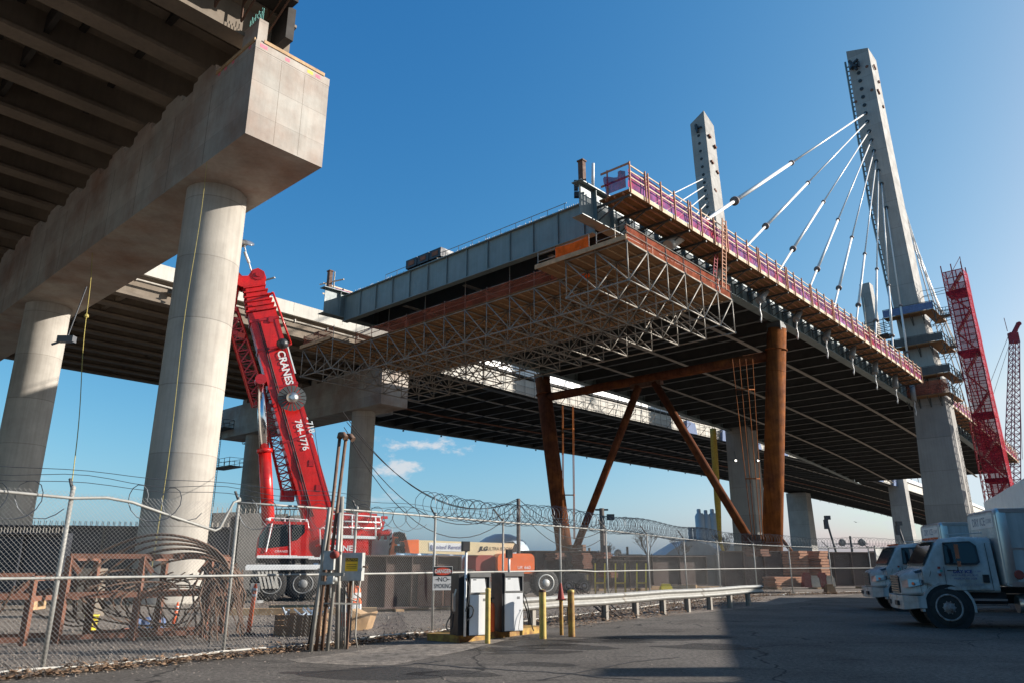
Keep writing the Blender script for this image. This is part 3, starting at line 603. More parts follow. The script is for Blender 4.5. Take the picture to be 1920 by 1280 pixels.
for h in range(5): g.bar(S(-4.6, 1.2, 34.2+.55*h), S(-4.6, 4.4, 34.0+.55*h), .09); g.bar(S(-2.0, 1.2, 34.2+.55*h), S(-2.0, 4.4, 34.0+.55*h), .09)
for k in range(3): g.bar(S(-4.6, 1.6+1.3*k, 34.0), S(-4.6, 1.6+1.3*k, 36.6), .09)
g.sbox(-4.7, -2.0, 1.2, 3.0, 34.0, 34.12); obj('side_scaffold', g, M['steel_dark'], t1)
P2 = [(z, wl+30.2, wr+30.4, 0, 4.0) for z, wl, wr in ((-.5,.4,-4.2),(24,.2,-4.0),(24.2,.4,-3.4),(40,.9,-2.6),(60,1.5,-1.9),(75,1.9,-1.4),(85.5,2.1,-1.2))]
t2, sh = pylon('middle pylon rising behind the cable stayed deck', P2, 0)
g = MB(); g.hexa([S(0,32.3,85.5),S(0,29.2,85.5),S(4,29.2,85.5),S(4,32.3,85.5)], [S(0,32.3,85.6),S(0,29.2,87.4),S(4,29.2,85.8),S(4,32.3,85.6)]); obj('sloped_cap', g, M['conc_tower'], t2)
for k in range(14): g = MB(); g.lathe(S(-.02, 30.7-.06*k, 82.3-1.75*k), [(.3,0),(.28,.06)], 12, -LX); obj('anchor_hole', g, M['signk'], t2)
for s0, zz in ((.8,82),(1.3,81.8),(2.9,80.6),(3.3,80.4),(.9,76.3),(1.4,76.1),(2.9,74.9),(3.3,74.7),(1.1,70.2),(1.5,70)): g = MB(); g.lathe(S(s0,29.05,zz), [(.26,0),(.24,.35)], 10, -CX); obj('tie_hole', g, M['rust_red'], t2)
g = MB(); g.bar(S(-.3,31.0,84.8), S(-.5,30.6,82.8), .4); g.bar(S(-.3,31.2,84.0), S(-.3,29.8,83.8), .3); obj('lifting_bracket', g, M['blackp'], t2)
t3, sh = pylon('small distant pylon seen between the stay cables left of the tallest pylon', [(-.5,41,35.6,130,134),(24,40.6,36,130,134),(50,40.2,36.4,130,134),(90,40.4,37.2,130,134),(91,40.4,37.2,130,134)], 130)
t4, sh = pylon('distant twin pylon leg under the far span, right of the rusty trestle leg', [(-.5,73.4,66.6,131,137),(24.3,73.2,67.2,131,137)], 131)
g = MB(); g.sbox(130.7, 131, 68, 66.4, 2, 24.2); obj('pilaster', g, M['conc_tower'], t4)
for i in range(7):
    stay(S(129.8, 39.6, 86-2.6*i), S(120-9*i, 38.8, zb2(120-9*i)+3), .13, 'orange tinted distant stay cable, %s from the top of the small distant pylon' % ords[i], 'distant stay cables', False, 'wood_l', (0,0))
for i in range(5):
    stay(S(134, 37.6, 84-3.0*i), S(142+9*i, 38.8, zb2(142+9*i)+3), .10, 'distant stay cable behind the small pylon, %s from its top' % ords[i], 'distant back cables', False, 'collar', (0,0))
# yellow debris chute beside the middle pylon foot
g = MB(); a = S(-3.5, 30.9, 23.6); b2 = S(-3.5, 31.3, 2.4); pts = [a.lerp(b2, k/16) for k in range(15)] ; pts += [b2+V((.5,0,.9)), b2+V((1.6,0,-.8))]
g.tube(pts, [.55]*10+[.5,.45,.4,.35,.3,.25,.2], 12); solo('debris_chute', g, M['yellow'], 'long yellow chute hanging down the foot of the middle pylon', 'chute')
for p, lb in ((at_y(1379,863,92), 'left'), (at_y(1421,863,92), 'right')):
    g = MB(); g.box(p, (.5,.3,.35)); g.bar(p+V((0,0,.17)), p+V((0,0,1.2)), .06); fl = thing('floodlight', '%s one of two lit floodlights on the middle pylon foot' % lb, 'floodlight', p, 0, 'lit floodlights'); obj('housing', g, M['dgrey'], fl)
    g = MB(); g.lathe(p-V((0,.16,0)), [(.13,0),(.11,.03)], 12, (0,-1,0)); obj('lamp', g, M['lit'], fl)
# ------------------------------------------------------------------ edge formwork walkway
ef = thing('edge_walkway', 'timber edge walkway with red sheeting and guard rails along the near deck edge', 'walkway', S(-40, -2, 26))
EW = -3.05; DZ = 1.55
for (sa, sb2) in ((-81, -8.5), (3.5, 62)):
    seg_ = lambda mb, *a: seg(mb, *a, s0=sa, s1=sb2, st=4)
    obj('plank_deck', seg_(MB(), EW, -.65, DZ, DZ+.1), M['ply'], ef)
    obj('edge_board', seg_(MB(), EW-.06, EW-.01, DZ-.12, DZ+.2), M['cream'], ef)
    for dw in (-2.6, -1.9, -1.2): obj('joist', seg_(MB(), dw-.05, dw+.05, DZ-.14, DZ-.003), M['wood_red'], ef)
    for h in (.95, 1.4, 1.85): obj('guard_rail', seg_(MB(), EW-.12, EW-.07, DZ+h, DZ+h+.09), M['cream'], ef)
    n = int((sb2-sa)/2.0)
    for k in range(n+1):
        s0 = sa+2.0*k+random.uniform(-.1,.1); z_ = zb(s0); g = MB(); g.bar(S(s0,EW-.16,z_+DZ-.2), S(s0,EW-.16,z_+DZ+2.1), .1, .07, LX)
        if k % 3 == 1: g.bar(S(s0+.35,EW-.16,z_+DZ-.2), S(s0+.35,EW-.16,z_+DZ+2.1), .1, .07, LX)
        tag(obj('guard_post', g, M['wood_red'], ef))
    n = int((sb2-sa)/2.65)
    for k in range(n+1):
        s0 = sa+.3+2.65*k; z_ = zb(s0); g = MB(); g.bar(S(s0,EW+.05,z_+DZ-.22), S(s0,-.2,z_+DZ-.22), .12, .16); g.bar(S(s0,EW+.5,z_+DZ-.25), S(s0,-.25,z_+.25), .07, .07); g.bar(S(s0,-.25,z_+.2), S(s0,-.25,z_+DZ-.2), .07); g.bar(S(s0,-1.4,z_+DZ-.25), S(s0,-.25,z_+.9), .05)
        obj('bracket', g, M['steel_dark'], ef)
    nn = int((sb2-sa)/1.0)
    def fnet(a, b, sa=sa, sb2=sb2): return V((0,0,0))
    g = MB(); N_ = nn; vs = []; fs = []
    for k in range(N_+1):
        s0 = sa+.1+(sb2-sa-.1)*k/N_; z_ = zb(s0)+DZ
        for j in range(6): vs.append(S(s0, EW+.02+random.uniform(0,.10), z_+.35+1.45*j/5+ (random.uniform(-.15,.1) if j == 5 else 0)))
    for k in range(N_):
        for j in range(5): fs.append((k*6+j, (k+1)*6+j, (k+1)*6+j+1, k*6+j+1))
    g.add(vs, fs, True); obj('sheeting', g, M['net_p'], ef)
# return rail at the open end + bundled sheeting
g = MB(); z_ = zb(-81)+DZ
for h in (.9, 1.85): g.bar(S(-81.2,EW-.3,z_+h), S(-81.2,-1.0,z_+h), .06, .14)
g.bar(S(-81.15,-1.5,z_-.1), S(-81.15,-1.5,z_+2.0), .1); obj('guard_rail', g, M['wood_red'], ef)
g = MB(); g.grid(S(-81.1,EW,z_+.1), CX*1.7, V((0,0,1.2)), 8, 5, lambda a, b: LX*(.35*math.sin(a*9)*math.sin(b*5)-.2)); obj('sheeting', g, M['net_p'], ef)
# column stubs and posts standing on the girder ends
for w0, lb in ((-.1, 'near'), (29.7, 'far')):
    g = MB(); z_ = zb(-82)+2.62; g.sbox(-82.3, -81.95, w0-.2, w0+.2, z_, z_+1.75); g.sbox(-82.36, -81.9, w0-.26, w0+.26, z_+1.75, z_+1.85)
    o = solo('steel_post', g, M['rust_dark'], 'dark rusty steel post standing on the %s open end of the deck girder' % lb, 'post', 'girder end posts')
g = MB(); g.tube([S(-81.2,-.3,zb(-82)+2.62), S(-81.4,-.55,zb(-82)+4.4)], .11, 10); solo('pipe_stub', g, M['white'], 'short white pipe sticking up beside the rusty post at the near deck end', 'pipe')
g = MB(); p = S(-80.6,1.2,zb(-80)+2.4); g.box(p+V((-.2,0,.45)), (.5,.3,.4)); g.box(p+V((-.3,0,1.2)), (.28,.25,.75)); g.tube([p+V((.15,0,0)), p+V((.15,0,1.6))], .06, 6); solo('site_light', g, M['blackp'], 'small black site light on the deck end beside the near girder', 'light')
# portable generator boxes on the deck end
for i in range(3):
    t = thing('equipment_case', 'dark equipment case on the open deck end, %s of three in a row' % ('left', 'middle', 'right')[i], 'case', S(-79.6, 19.9-1.55*i, zb(-79)+2.6), 0, 'equipment cases on the deck')
    z_ = zb(-79)+2.6; w1 = 20.7-1.55*i; g = MB(); g.sbox(-80.3,-78.8,w1,w1-1.45,z_,z_+.8); obj('case', g, M['navy'], t)
    g = MB(); g.sbox(-80.33,-80.31,w1-.35,w1-1.1,z_+.2,z_+.6); obj('front_label', g, M['rust_red'], t)
g = MB(); z_ = zb(-79)+2.55
for k in range(14):
    w0 = 24-1.6*k; g.bar(S(-79.9,w0,z_), S(-79.9,w0,z_+.55), .04)
g.bar(S(-79.9,24,z_+.55), S(-79.9,3,z_+.55), .04); solo('cable_rail', g, M['galv'], 'low thin railing along the open deck end', 'railing')
g = MB(); z_ = zb(-80)+2.5
for k in range(5): g.bar(S(-81+1.8*k,31.6,z_-1), S(-81+1.8*k,31.6,z_+1.4), .12)
for h in (.3,.85,1.35): g.bar(S(-81.5,31.7,z_+h), S(-73,31.7,z_+h), .06, .14)
g.bar(S(-81.3,28.6,z_+1.0), S(-81.3,32.6,z_+1.5), .1); g.bar(S(-81.3,30.2,z_+.3), S(-81.3,30.2,z_+2.2), .1)
fr_ = solo('timber_guard', g, M['wood_l'], 'timber guard rail with red sheeting on the far corner of the deck end', 'railing')
g = MB(); g.grid(S(-80.2,31.5,z_-.1), LX*6, V((0,0,1.3)), 8, 4, lambda a, b: CX*(.1*math.sin(a*20))); g.v = [p-V(fr_.location) for p in g.v]; obj('sheeting', g, M['net_p'], fr_, world=False)
# ladder between the walkway and the lower platform
g = MB(); a = S(-68.0,-3.5,27.9); b2 = S(-69.6,-3.7,21.5); ax = LX
for dd in (0, .62): g.bar(a+ax*dd, b2+ax*dd, .08, .12)
for k in range(19): p = a.lerp(b2, (k+.5)/19); g.bar(p, p+ax*.62, .05)
solo('ladder', g, M['wood_red'], 'steep timber ladder from the edge walkway down to the suspended platform', 'ladder')
g = MB(); a = S(-67.2,-2.3,26.0); b2 = S(-68.9,-2.5,21.5)
for dd in (0, .5): g.bar(a+ax*dd, b2+ax*dd, .06, .09)
for k in range(14): p = a.lerp(b2, (k+.5)/14); g.bar(p, p+ax*.5, .05)
solo('ladder', g, M['red_steel'], 'red metal ladder half hidden behind the timber ladder under the walkway', 'ladder')
# ------------------------------------------------------------------ suspended platform on a tube truss
sp = thing('suspended_platform', 'plywood platform on a pale tube truss hung under the open deck end', 'scaffold', S(-74, 15, 19.1))
ZT = 21.15; ZB = 18.5; BAY = 2.45; NW = 16; NS = 6; W0 = -3.4; S0_ = -82.1
def smin(j):  # first bay in s present in column j of w: stepped front edge
    return 0 if (j < 3 or j >= 13) else 1
def node(i, j, z): return S(S0_+BAY*i, W0+BAY*j, z)
for j in range(NW):                                       # trusses running along the bridge
    g = MB(); i0 = smin(min(j, NW-1)) if j else 0; n = NS
    for i in range(i0, n+1):
        g.tube([node(i,j,ZB), node(i,j,ZT)], .045, 6)
        if i < n:
            g.tube([node(i,j,ZT), node(i+1,j,ZT)], .055, 6)
            g.tube([node(i,j,ZB) if i < n else 0, node(i+1,j,ZB)], .055, 6)
            g.tube([node(i,j,ZB), node(i+1,j,ZT)], .05, 6)
    for i in range(i0, n+1): g.box(node(i,j,ZB), (.17,.17,.13)); g.box(node(i,j,ZT), (.17,.17,.13))
    obj('truss', g, M['galv'], sp)
for i in range(NS+1):                                     # trusses across
    g = MB()
    for j in range(NW-1):
        if smin(j) > i or (smin(j+1) > i):
            if g.v: obj('truss', g, M['galv'], sp); g = MB()
            continue
        g.tube([node(i,j,ZT), node(i,j+1,ZT)], .055, 6); g.tube([node(i,j,ZB), node(i,j+1,ZB)], .055, 6)
        g.tube([node(i,j,ZB), node(i,j+1,ZT)], .05, 6)
    obj('truss', g, M['galv'], sp)
g = MB()
for j in range(NW-1):
    for i in range(smin(j), NS):
        a = S0_+BAY*i; b2 = W0+BAY*j; o_ = .15 if i == smin(j) else 0
        g.sbox(a+.01-o_, a+BAY-.01, b2+.01, b2+BAY-.01, ZT+.08, ZT+.12)
g.sbox(S0_-.35, S0_-.16, W0-.2, W0+BAY*2.9, ZT+.06, ZT+.16)
obj('plywood_deck', g, M['ply'], sp)
g = MB(); g.sbox(S0_-.38, S0_-.33, W0-.2, W0+BAY*3, ZT-.02, ZT+.3); g.sbox(S0_-.38, S0_-.33, W0+BAY*13, W0+BAY*15, ZT-.02, ZT+.3); g.sbox(S0_-.3, S0_+BAY*2, W0+BAY*15+.02, W0+BAY*15+.08, ZT, ZT+.3)
for j in range(NW-1):
    for k in (.33,.66): g.sbox(S0_+BAY*smin(j), S0_+BAY*NS, W0+BAY*(j+k)-.03, W0+BAY*(j+k)+.03, ZT-.02, ZT+.075)
obj('timber_bearer', g, M['wood'], sp)
def rail_run(p, q, net='net', h=1.1, netp=True):
    d = q-p; n = max(1, round(d.length/BAY)); g = MB()
    for k in range(n+1): a = p.lerp(q, k/n); g.tube([a, a+V((0,0,h+.15))], .032, 5)
    for hh in (h*.5, h): g.tube([p+V((0,0,hh)), q+V((0,0,hh))], .03, 5)
    r = obj('guard_rail', g, M['galv'], sp)
    if netp:
        off = V((0,0,1)).cross(d.normalized())*.05; m = n*4
        g = MB(); g.grid(p+V((0,0,.02))+off, d, V((0,0,h+.02)), m, 4, lambda a, b: off*random.uniform(-.6,.8)-V((0,0,.10*abs(math.sin(a*n*math.pi))*b))); obj('netting', g, M[net], r)
ZR = ZT+.12
rail_run(S(S0_, W0, ZR), S(S0_+BAY*NS, W0, ZR), 'net')
rail_run(S(S0_+BAY, W0+BAY*3, ZR), S(S0_+BAY, W0+BAY*13, ZR), 'net_dk' if 'net_dk' in M else 'net')
rail_run(S(S0_, W0+BAY*13, ZR), S(S0_, W0+BAY*15, ZR), 'net'); rail_run(S(S0_, W0+BAY*15, ZR), S(S0_+BAY*NS, W0+BAY*15, ZR), 'net')
rail_run(S(S0_, W0+BAY*1.2, ZR), S(S0_, W0+BAY*2.35, ZR), 'net_o'); rail_run(S(S0_, W0+BAY*2.35, ZR), S(S0_, W0+BAY*3, ZR), 'net', netp=False); rail_run(S(S0_, W0, ZR), S(S0_, W0+BAY*.95, ZR), 'net', netp=False)
g = MB(); g.grid(S(S0_+BAY*1.02,W0+BAY*1.6,ZR+.05), CX*2.4, LX*2.6+V((0,0,.3)), 12, 8, lambda a, b: V((0,0,.45*math.sin(a*7)*math.sin(b*6)*random.uniform(.4,1)))); obj('netting', g, M['net_o'], sp)
# hanger chains
g = MB()
for j in range(1, 15, 2):
    for i in (1, 3, 5): g.tube([node(i,j,ZT), node(i,j,24.0)], .02, 4)
obj('hanger_chain', g, M['galv'], sp)
# ------------------------------------------------------------------ rusty steel trestle bent
tb = thing('trestle_bent', 'rust coloured steel tube trestle with two legs, cross tube and V braces holding the deck', 'trestle', S(-50, 15, 0))
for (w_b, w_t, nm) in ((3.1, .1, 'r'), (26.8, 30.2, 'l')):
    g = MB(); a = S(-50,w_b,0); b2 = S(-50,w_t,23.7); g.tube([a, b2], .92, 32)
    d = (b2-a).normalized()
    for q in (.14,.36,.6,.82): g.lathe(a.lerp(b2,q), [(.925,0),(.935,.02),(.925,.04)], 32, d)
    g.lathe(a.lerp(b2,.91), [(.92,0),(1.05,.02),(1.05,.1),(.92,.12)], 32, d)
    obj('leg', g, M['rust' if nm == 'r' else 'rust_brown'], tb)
    g = MB(); g.sbox(-51.1,-48.9,w_b-1.2,w_b+1.2,0,.5); obj('base_plate', g, M['rust_dark'], tb)
    g = MB(); g.sbox(-50.7,-49.3,w_t-.7,w_t+.7,23.4,24.25); obj('bearing', g, M['steel_dark'], tb)
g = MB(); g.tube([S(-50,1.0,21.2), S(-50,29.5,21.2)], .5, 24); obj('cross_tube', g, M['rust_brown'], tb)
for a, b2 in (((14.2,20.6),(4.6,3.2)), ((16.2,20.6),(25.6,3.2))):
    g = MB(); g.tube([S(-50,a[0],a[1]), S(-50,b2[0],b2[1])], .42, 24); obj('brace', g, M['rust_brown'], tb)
g = MB(); g.sbox(-50.3,-49.7,13.3,17.2,20.3,21.1); obj('gusset', g, M['rust_dark'], tb)
g = MB(); g.sbox(-50.3,-49.7,3.0,5.6,2.4,4.2); obj('gusset', g, M['rust_dark'], tb); g = MB(); g.sbox(-50.3,-49.7,24.4,27.0,1.6,3.6); obj('gusset', g, M['rust_dark'], tb)
g = MB(); g.tube([S(-50,2.6,4.9), S(-47.5,.2,.2)], .16, 12); obj('kicker', g, M['rust'], tb); g = MB(); g.tube([S(-50,27.2,4.0), S(-52.5,29.5,.2)], .16, 12); obj('kicker', g, M['rust'], tb)
# hanging lifting cages by the legs
def cage(u0, us, v0, v1, y, lb):
    t = thing('hanging_cage', lb, 'lifting lines', at_y(u0, v1, y), 0, 'hanging rod frames'); P = [(at_y(u, v0, y+dy), at_y(u2, v1, y+dy)) for (u, u2), dy in zip(us, (0,.9,0,.9))]
    g = MB()
    for a, b in P: g.tube([a, b], .035, 5)
    obj('rod', g, M['rust'], t); g = MB()
    for q in (.18, .68):
        c = [a.lerp(b, q) for a, b in P]; c = [c[0], c[1], c[3], c[2]]
        for k in range(4): g.bar(c[k], c[(k+1) % 4], .09)
    obj('spreader_frame', g, M['rust'], t)
cage(1395, [(1373,1411),(1386,1416),(1398,1427),(1411,1431)], 672, 1010, 62, 'tall frame of thin rusty rods hanging beside the right trestle leg')
cage(1065, [(1054,1055),(1056,1057),(1073,1076),(1075,1078)], 760, 1010, 62, 'thin rod frame hanging beside the left trestle leg')
# ------------------------------------------------------------------ netted stair tower
st = thing('stair_tower', 'tall scaffold stair tower wrapped in red netting right of the tallest pylon', 'stair tower', S(.5, -7.9, 0))
WL, WR, SA, SB, HT = -6.5, -9.1, -1.6, 1.4, 42.5
def tz(z): return -.9*(1-z/HT)         # slight lean outwards at the foot
g = MB()
for w_ in (WL, (WL+WR)/2, WR):
    for s_ in (SA, SB): g.bar(S(s_,w_+tz(0),0), S(s_,w_,HT+1.1), .11)
obj('standard', g, M['red_steel'], st)
g = MB()
for k in range(43):
    z_ = k*1.0+.5; t_ = tz(z_)
    for s_ in (SA, SB): g.bar(S(s_,WL+t_,z_), S(s_,WR+t_,z_), .07 if k % 2 else .1)
    for w_ in (WL, WR): g.bar(S(SA,w_+t_,z_), S(SB,w_+t_,z_), .07)
    if k % 4 == 0: g.bar(S(SA,WL+t_,z_), S(SA,WR+t_,z_+3.8), .06); g.bar(S(SA,WR+t_,z_), S(SA,WR+t_,z_+3.9), .06)
obj('ledger', g, M['red_steel'], st)
for k in range(14):
    z_ = 3*k+.4; t_ = tz(z_); g = MB(); f = k % 2; a = S(SA+.4, (WL-.3 if f else WR+.3)+t_, z_); b2 = S(SA+.4, (WR+.3 if f else WL-.3)+t_, z_+2.8)
    g.bar(a, b2, .08, .2); g.bar(a+LX*1, b2+LX*1, .08, .2)
    for q in range(12): p = a.lerp(b2, (q+.5)/12); g.bar(p, p+LX*1, .28, .06)
    obj('stair_flight', g, M['galv'], st)
    if k % 3 == 0: g = MB(); g.sbox(SA, SB, WL+t_, WR+t_, z_+2.6, z_+3.1); obj('landing', g, M['red_steel'], st)
g = MB()
def netp(p0, p1, q0, q1, n=14):
    vs = []; 
    for k in range(n+1):
        for j in range(4): a = p0.lerp(q0, k/n); b = p1.lerp(q1, k/n); vs.append(a.lerp(b, j/3)+V((random.uniform(-.06,.06),random.uniform(-.06,.06),0)))
    g.add(vs, [(k*4+j, (k+1)*4+j, (k+1)*4+j+1, k*4+j+1) for k in range(n) for j in range(3)], True)
netp(S(SA-.12,WL+tz(0),0), S(SA-.12,WR+tz(0),0), S(SA-.12,WL,HT), S(SA-.12,WR,HT)); netp(S(SA-.12,WR-.12+tz(0),0), S(SB,WR-.12+tz(0),0), S(SA-.12,WR-.12,HT), S(SB,WR-.12,HT))
netp(S(SB+.12,WL+tz(0),0), S(SB+.12,WR+tz(0),0), S(SB+.12,WL,HT-1), S(SB+.12,WR,HT-1))
obj('debris_netting', g, M['net_red'], st)
for n_, z_ in enumerate((36.3, 31.6, 26.6)):
    g = MB(); wa = (-5.3, -5.8, -6.0)[n_]; g.sbox(-1.2, .2, wa, WL, z_-.1, z_)
    for s_ in (-1.2, .2):
        for h in (.55, 1.1): g.bar(S(s_,wa,z_+h), S(s_,WL,z_+h), .06)
        for q in range(4): w_ = wa+(WL-wa)*q/3; g.bar(S(s_,w_,z_), S(s_,w_,z_+1.1), .05)
    g.bar(S(-.5,-3,z_+4.5), S(-.5,WL,z_+4.3), .06); g.bar(S(.5,-3,z_+3.9), S(.5,WL,z_+4.3), .06); g.bar(S(-.5,-3,z_+3.5), S(-.5,WL,z_+3.4), .05)
    obj('gangway', g, M['steel_dark'], st)
# blue-grey lattice hoist mast behind the pylon foot
def lattice(mb, p, q, wid, r, n, side=V((1,0,0)), nrm=V((0,1,0))):
    C4 = [(-1,-1),(1,-1),(1,1),(-1,1)]; wa = wid if isinstance(wid, tuple) else (wid, wid)
    P = lambda t, k: p.lerp(q, t) + (side*C4[k][0]+nrm*C4[k][1])*(wa[0]+(wa[1]-wa[0])*t)/2
    for k in range(4): mb.tube([P(0,k), P(1,k)], r*1.5, 5)
    for i in range(n):
        a, b = i/n, (i+1)/n
        for k in range(4):
            k2 = (k+1) % 4; mb.bar(P(a,k), P(b,k2) if i % 2 else P(b,k2), r*1.6); mb.bar(P(b,k), P(b,k2), r*1.4)
    return mb
g = lattice(MB(), S(3,-6.6,0), S(3,-6.4,21), 1.1, .04, 15, CX, LX); solo('hoist_mast', g, M['red_steel'], 'thin lattice mast between the tallest pylon foot and the red stair tower', 'mast')
# ------------------------------------------------------------------ distant crawler crane
yc = 200
cc_ = thing('crawler_crane', 'distant lattice boom crawler crane at the right edge, red boom head', 'crane', at_y(1905, 1062, yc) * 1.0)
cc_.location.z = 0
g = lattice(MB(), at_y(1896,1000,yc), at_y(1902,640,yc), (3.2,1.8), .085, 30); obj('lattice_boom', g, M['crane_lat'], cc_)
g = MB(); a = at_y(1902,640,yc); g.box(a+V((0,0,1)), (2.2,1.6,3)); g.bar(a+V((0,0,2)), a+V((2.2,0,5.2)), .9); g.lathe(a+V((2.2,-.5,5.2)), [(.6,0),(.6,.8)], 10, (0,1,0)); g.bar(a+V((-1.4,0,3)), a+V((-1.6,0,7)), .12); obj('boom_head', g, M['red_steel'], cc_)
g = MB(); g.tube([a+V((1.9,0,5)), at_y(1917,860,yc)], .08, 4); g.tube([a+V((-1.2,0,2)), at_y(1840,760,yc)], .07, 4); g.tube([a+V((-1.2,0,0)), at_y(1846,790,yc)], .06, 4); obj('pendant_line', g, M['collar'], cc_)
b0 = V((a.x-1, yc, 0)); g = MB(); g.box(b0+V((0,0,3.2)), (9,6,3.4)); obj('machine_house', g, M['red_steel'], cc_)
for sy in (-3, 3): g = MB(); g.box(b0+V((0,sy,.75)), (9,1.2,1.5)); obj('track', g, M['black'], cc_)
# ------------------------------------------------------------------ red mobile crane
YK = 36.0
K = lambda u, v, dy=0: at_y(u, v, YK) + V((0, dy, 0))
mc = thing('mobile_crane', 'red telescopic mobile crane with raised boom and folded lattice jib', 'crane', (K(600,1110).x, YK+.6, 0))
base = K(590, 965, .4); tip = K(485, 541, .4); ax = (tip-base).normalized(); sx = V((1,0,0)); sx = (sx - ax*sx.dot(ax)).normalized(); ny = ax.cross(sx)
if ny.y > 0: ny = -ny
def bsec(t, wd, dp, off=0.0):            # boom section: flat top, rounded belly
    c = base + ax*t + sx*off; pr = [(-.5,-.5),(-.5,.32),(-.32,.5),(.32,.5),(.5,.32),(.5,-.5)]
    return [c + sx*(a*wd) - ny*(b*dp) for a, b in pr]
LB = (tip-base).length
g = MB(); g.loft([bsec(-1.0,1.30,1.3), bsec(LB*.30,1.30,1.3), bsec(LB*.84,1.22,1.2)], smooth=False); bm = obj('boom', g, M['crane'], mc)
g = MB()
for k in range(6):
    t_ = LB*.845 + .26*k; g.loft([bsec(t_, 1.36-.07*k, 1.32-.07*k), bsec(t_+.07, 1.36-.07*k, 1.32-.07*k)], smooth=False); g.loft([bsec(t_+.07, 1.14-.07*k, 1.1-.07*k), bsec(t_+.26, 1.12-.07*k, 1.08-.07*k)], smooth=False)
obj('telescope_collar', g, M['crane'], bm)
g = MB()
for q in (.30,.52,.68,.8): g.loft([bsec(LB*q, 1.40-.1*q, 1.40-.13*q), bsec(LB*q+.12, 1.40-.1*q, 1.40-.13*q)], smooth=False)
g.loft([bsec(-1.0,.20,1.38,-.36), bsec(LB*.8,.18,1.27,-.33)], smooth=False); g.loft([bsec(-.5,.08,1.36,.50), bsec(LB*.8,.07,1.26,.46)], smooth=False)
obj('boom_rib', g, M['crane_d'], bm)
hd = MB(); h0 = base+ax*(LB*.845+1.55)
for dy_ in (-.42, .34): hd.prism([h0+ny*dy_+sx*a+ax*b for a, b in ((-.55,-.15),(.5,-.15),(.62,.15),(.60,.50),(.38,.72),(.1,.66),(-.15,.38),(-.45,.42),(-.8,.70),(-1.0,.55),(-.95,.2))], ny*.08)
obj('boom_head', hd, M['crane'], bm)
for a, b, rr_ in ((.30,.36,.36),(-.78,.42,.24)):
    g = MB(); g.lathe(h0-ny*.46+sx*a+ax*b, [(rr_*.8,0),(rr_*.8,.92)], 10, ny); g.lathe(h0-ny*.48+sx*a+ax*b, [(rr_*.35,-.03),(rr_*.35,.99)], 10, ny); obj('sheave', g, M['crane_d'], bm)
g = MB()
for q in range(10): p = h0+sx*random.uniform(-.9,.1)+ax*random.uniform(-.1,.6)-ny*.5; g.box(p, (random.uniform(.08,.25),.12,random.uniform(.06,.2)))
obj('head_fitting', g, M['panel'], bm)
for q, off in ((0, -.20), (1, -.27)):
    g = MB(); g.tube([base+ax*(LB*t_)+sx*off*(1.3-.2*t_)+(ny if ny.y < 0 else -ny)*(.70-.05*t_+.03*math.sin(t_*40)) for t_ in [k/24*.8 for k in range(25)]], .022, 6); obj('hydraulic_hose', g, M['black'], bm)
for t_ in (.10,.20,.30,.80):
    g = MB(); f2 = (ny if ny.y < 0 else -ny); c_ = base+ax*(LB*t_)+sx*.28+f2*.665; g.box(c_, (.22,.03,.3)); obj('wear_pad_cover', g, M['crane_d'], bm)
g = MB(); p = h0+ax*.7+sx*.1; g.tube([p, p+ax*.5], .04, 6); g.tube([p+ax*.5, p+ax*1.1-sx*.05], .07, 8); g.tube([p+ax*1.1, p+ax*1.45], .03, 6); g.box(p+ax*1.45, (.15,.15,.12)); obj('anemometer', g, M['white'], bm)
# wind-up drum on boom
c0 = K(545,758,-.75); g = MB(); g.lathe(c0, [(.1,0),(.26,.03),(.26,.22),(.1,.28)], 20, (0,-1,0)); dr = obj('hose_drum', g, M['alu'], mc)
g = MB()
for k in range(18):
    t_ = 2*math.pi*k/18+.1; d_ = V((math.cos(t_),0,math.sin(t_))); n_ = V((-math.sin(t_),0,math.cos(t_)))
    g.hexa([c0+d_*.24-n_*.03+V((0,.05,0)), c0+d_*.24+n_*.03+V((0,.05,0)), c0+d_*.60+n_*.10+V((0,.12,0)), c0+d_*.60-n_*.085+V((0,.02,0))], [c0+d_*.24-n_*.03-V((0,.06,0)), c0+d_*.24+n_*.03-V((0,.06,0)), c0+d_*.62+n_*.09-V((0,.02,0)), c0+d_*.62-n_*.09-V((0,.02,0))])
obj('drum_plate', g, M['steel_dark'], dr)
g = MB(); g.lathe(K(531,662,-.55), [(.22,0),(.27,.1),(.22,.3),(.08,.36)], 16, (0,-1,0)); obj('reel', g, M['blackp'], mc)
# writing on boom, reading downwards
dn = -ax; fr = V((0,-1,0)); fy = -ny if ny.y > 0 else ny
def btext(s_, size, u, v, **k):
    g = MB(); p = K(u, v); t_ = (p-base).dot(ax); off = (p-base).dot(sx); c = base + ax*t_ + sx*off; c = c + ny*(.78)
    g.text(s_, size, c, dn, ny.cross(dn), .0, **k); return g
def face_off(t_): return (1.3-.1*max(0,(t_-LB*.3)/(LB*.54)))/2 + .045
def btext(s_, size, u, v, off=0, **k):
    g = MB(); p = K(u, v); t_ = (p-base).dot(ax); o2 = (p-base).dot(sx); f = ny if ny.y < 0 else -ny
    c = base + ax*t_ + sx*(o2+off) + f*face_off(t_); up_ = f.cross(dn); g.text(s_, size, c, dn, up_, .0, **k); return g
obj('lettering', btext('CRANES', .47, 536, 700, bold=.012), M['white'], bm)
obj('lettering', btext('784-1776', .40, 562, 820, bold=.008), M['white'], bm); obj('lettering', btext('- 718 -', .38, 573, 806, off=.1, bold=.008), M['white'], bm)
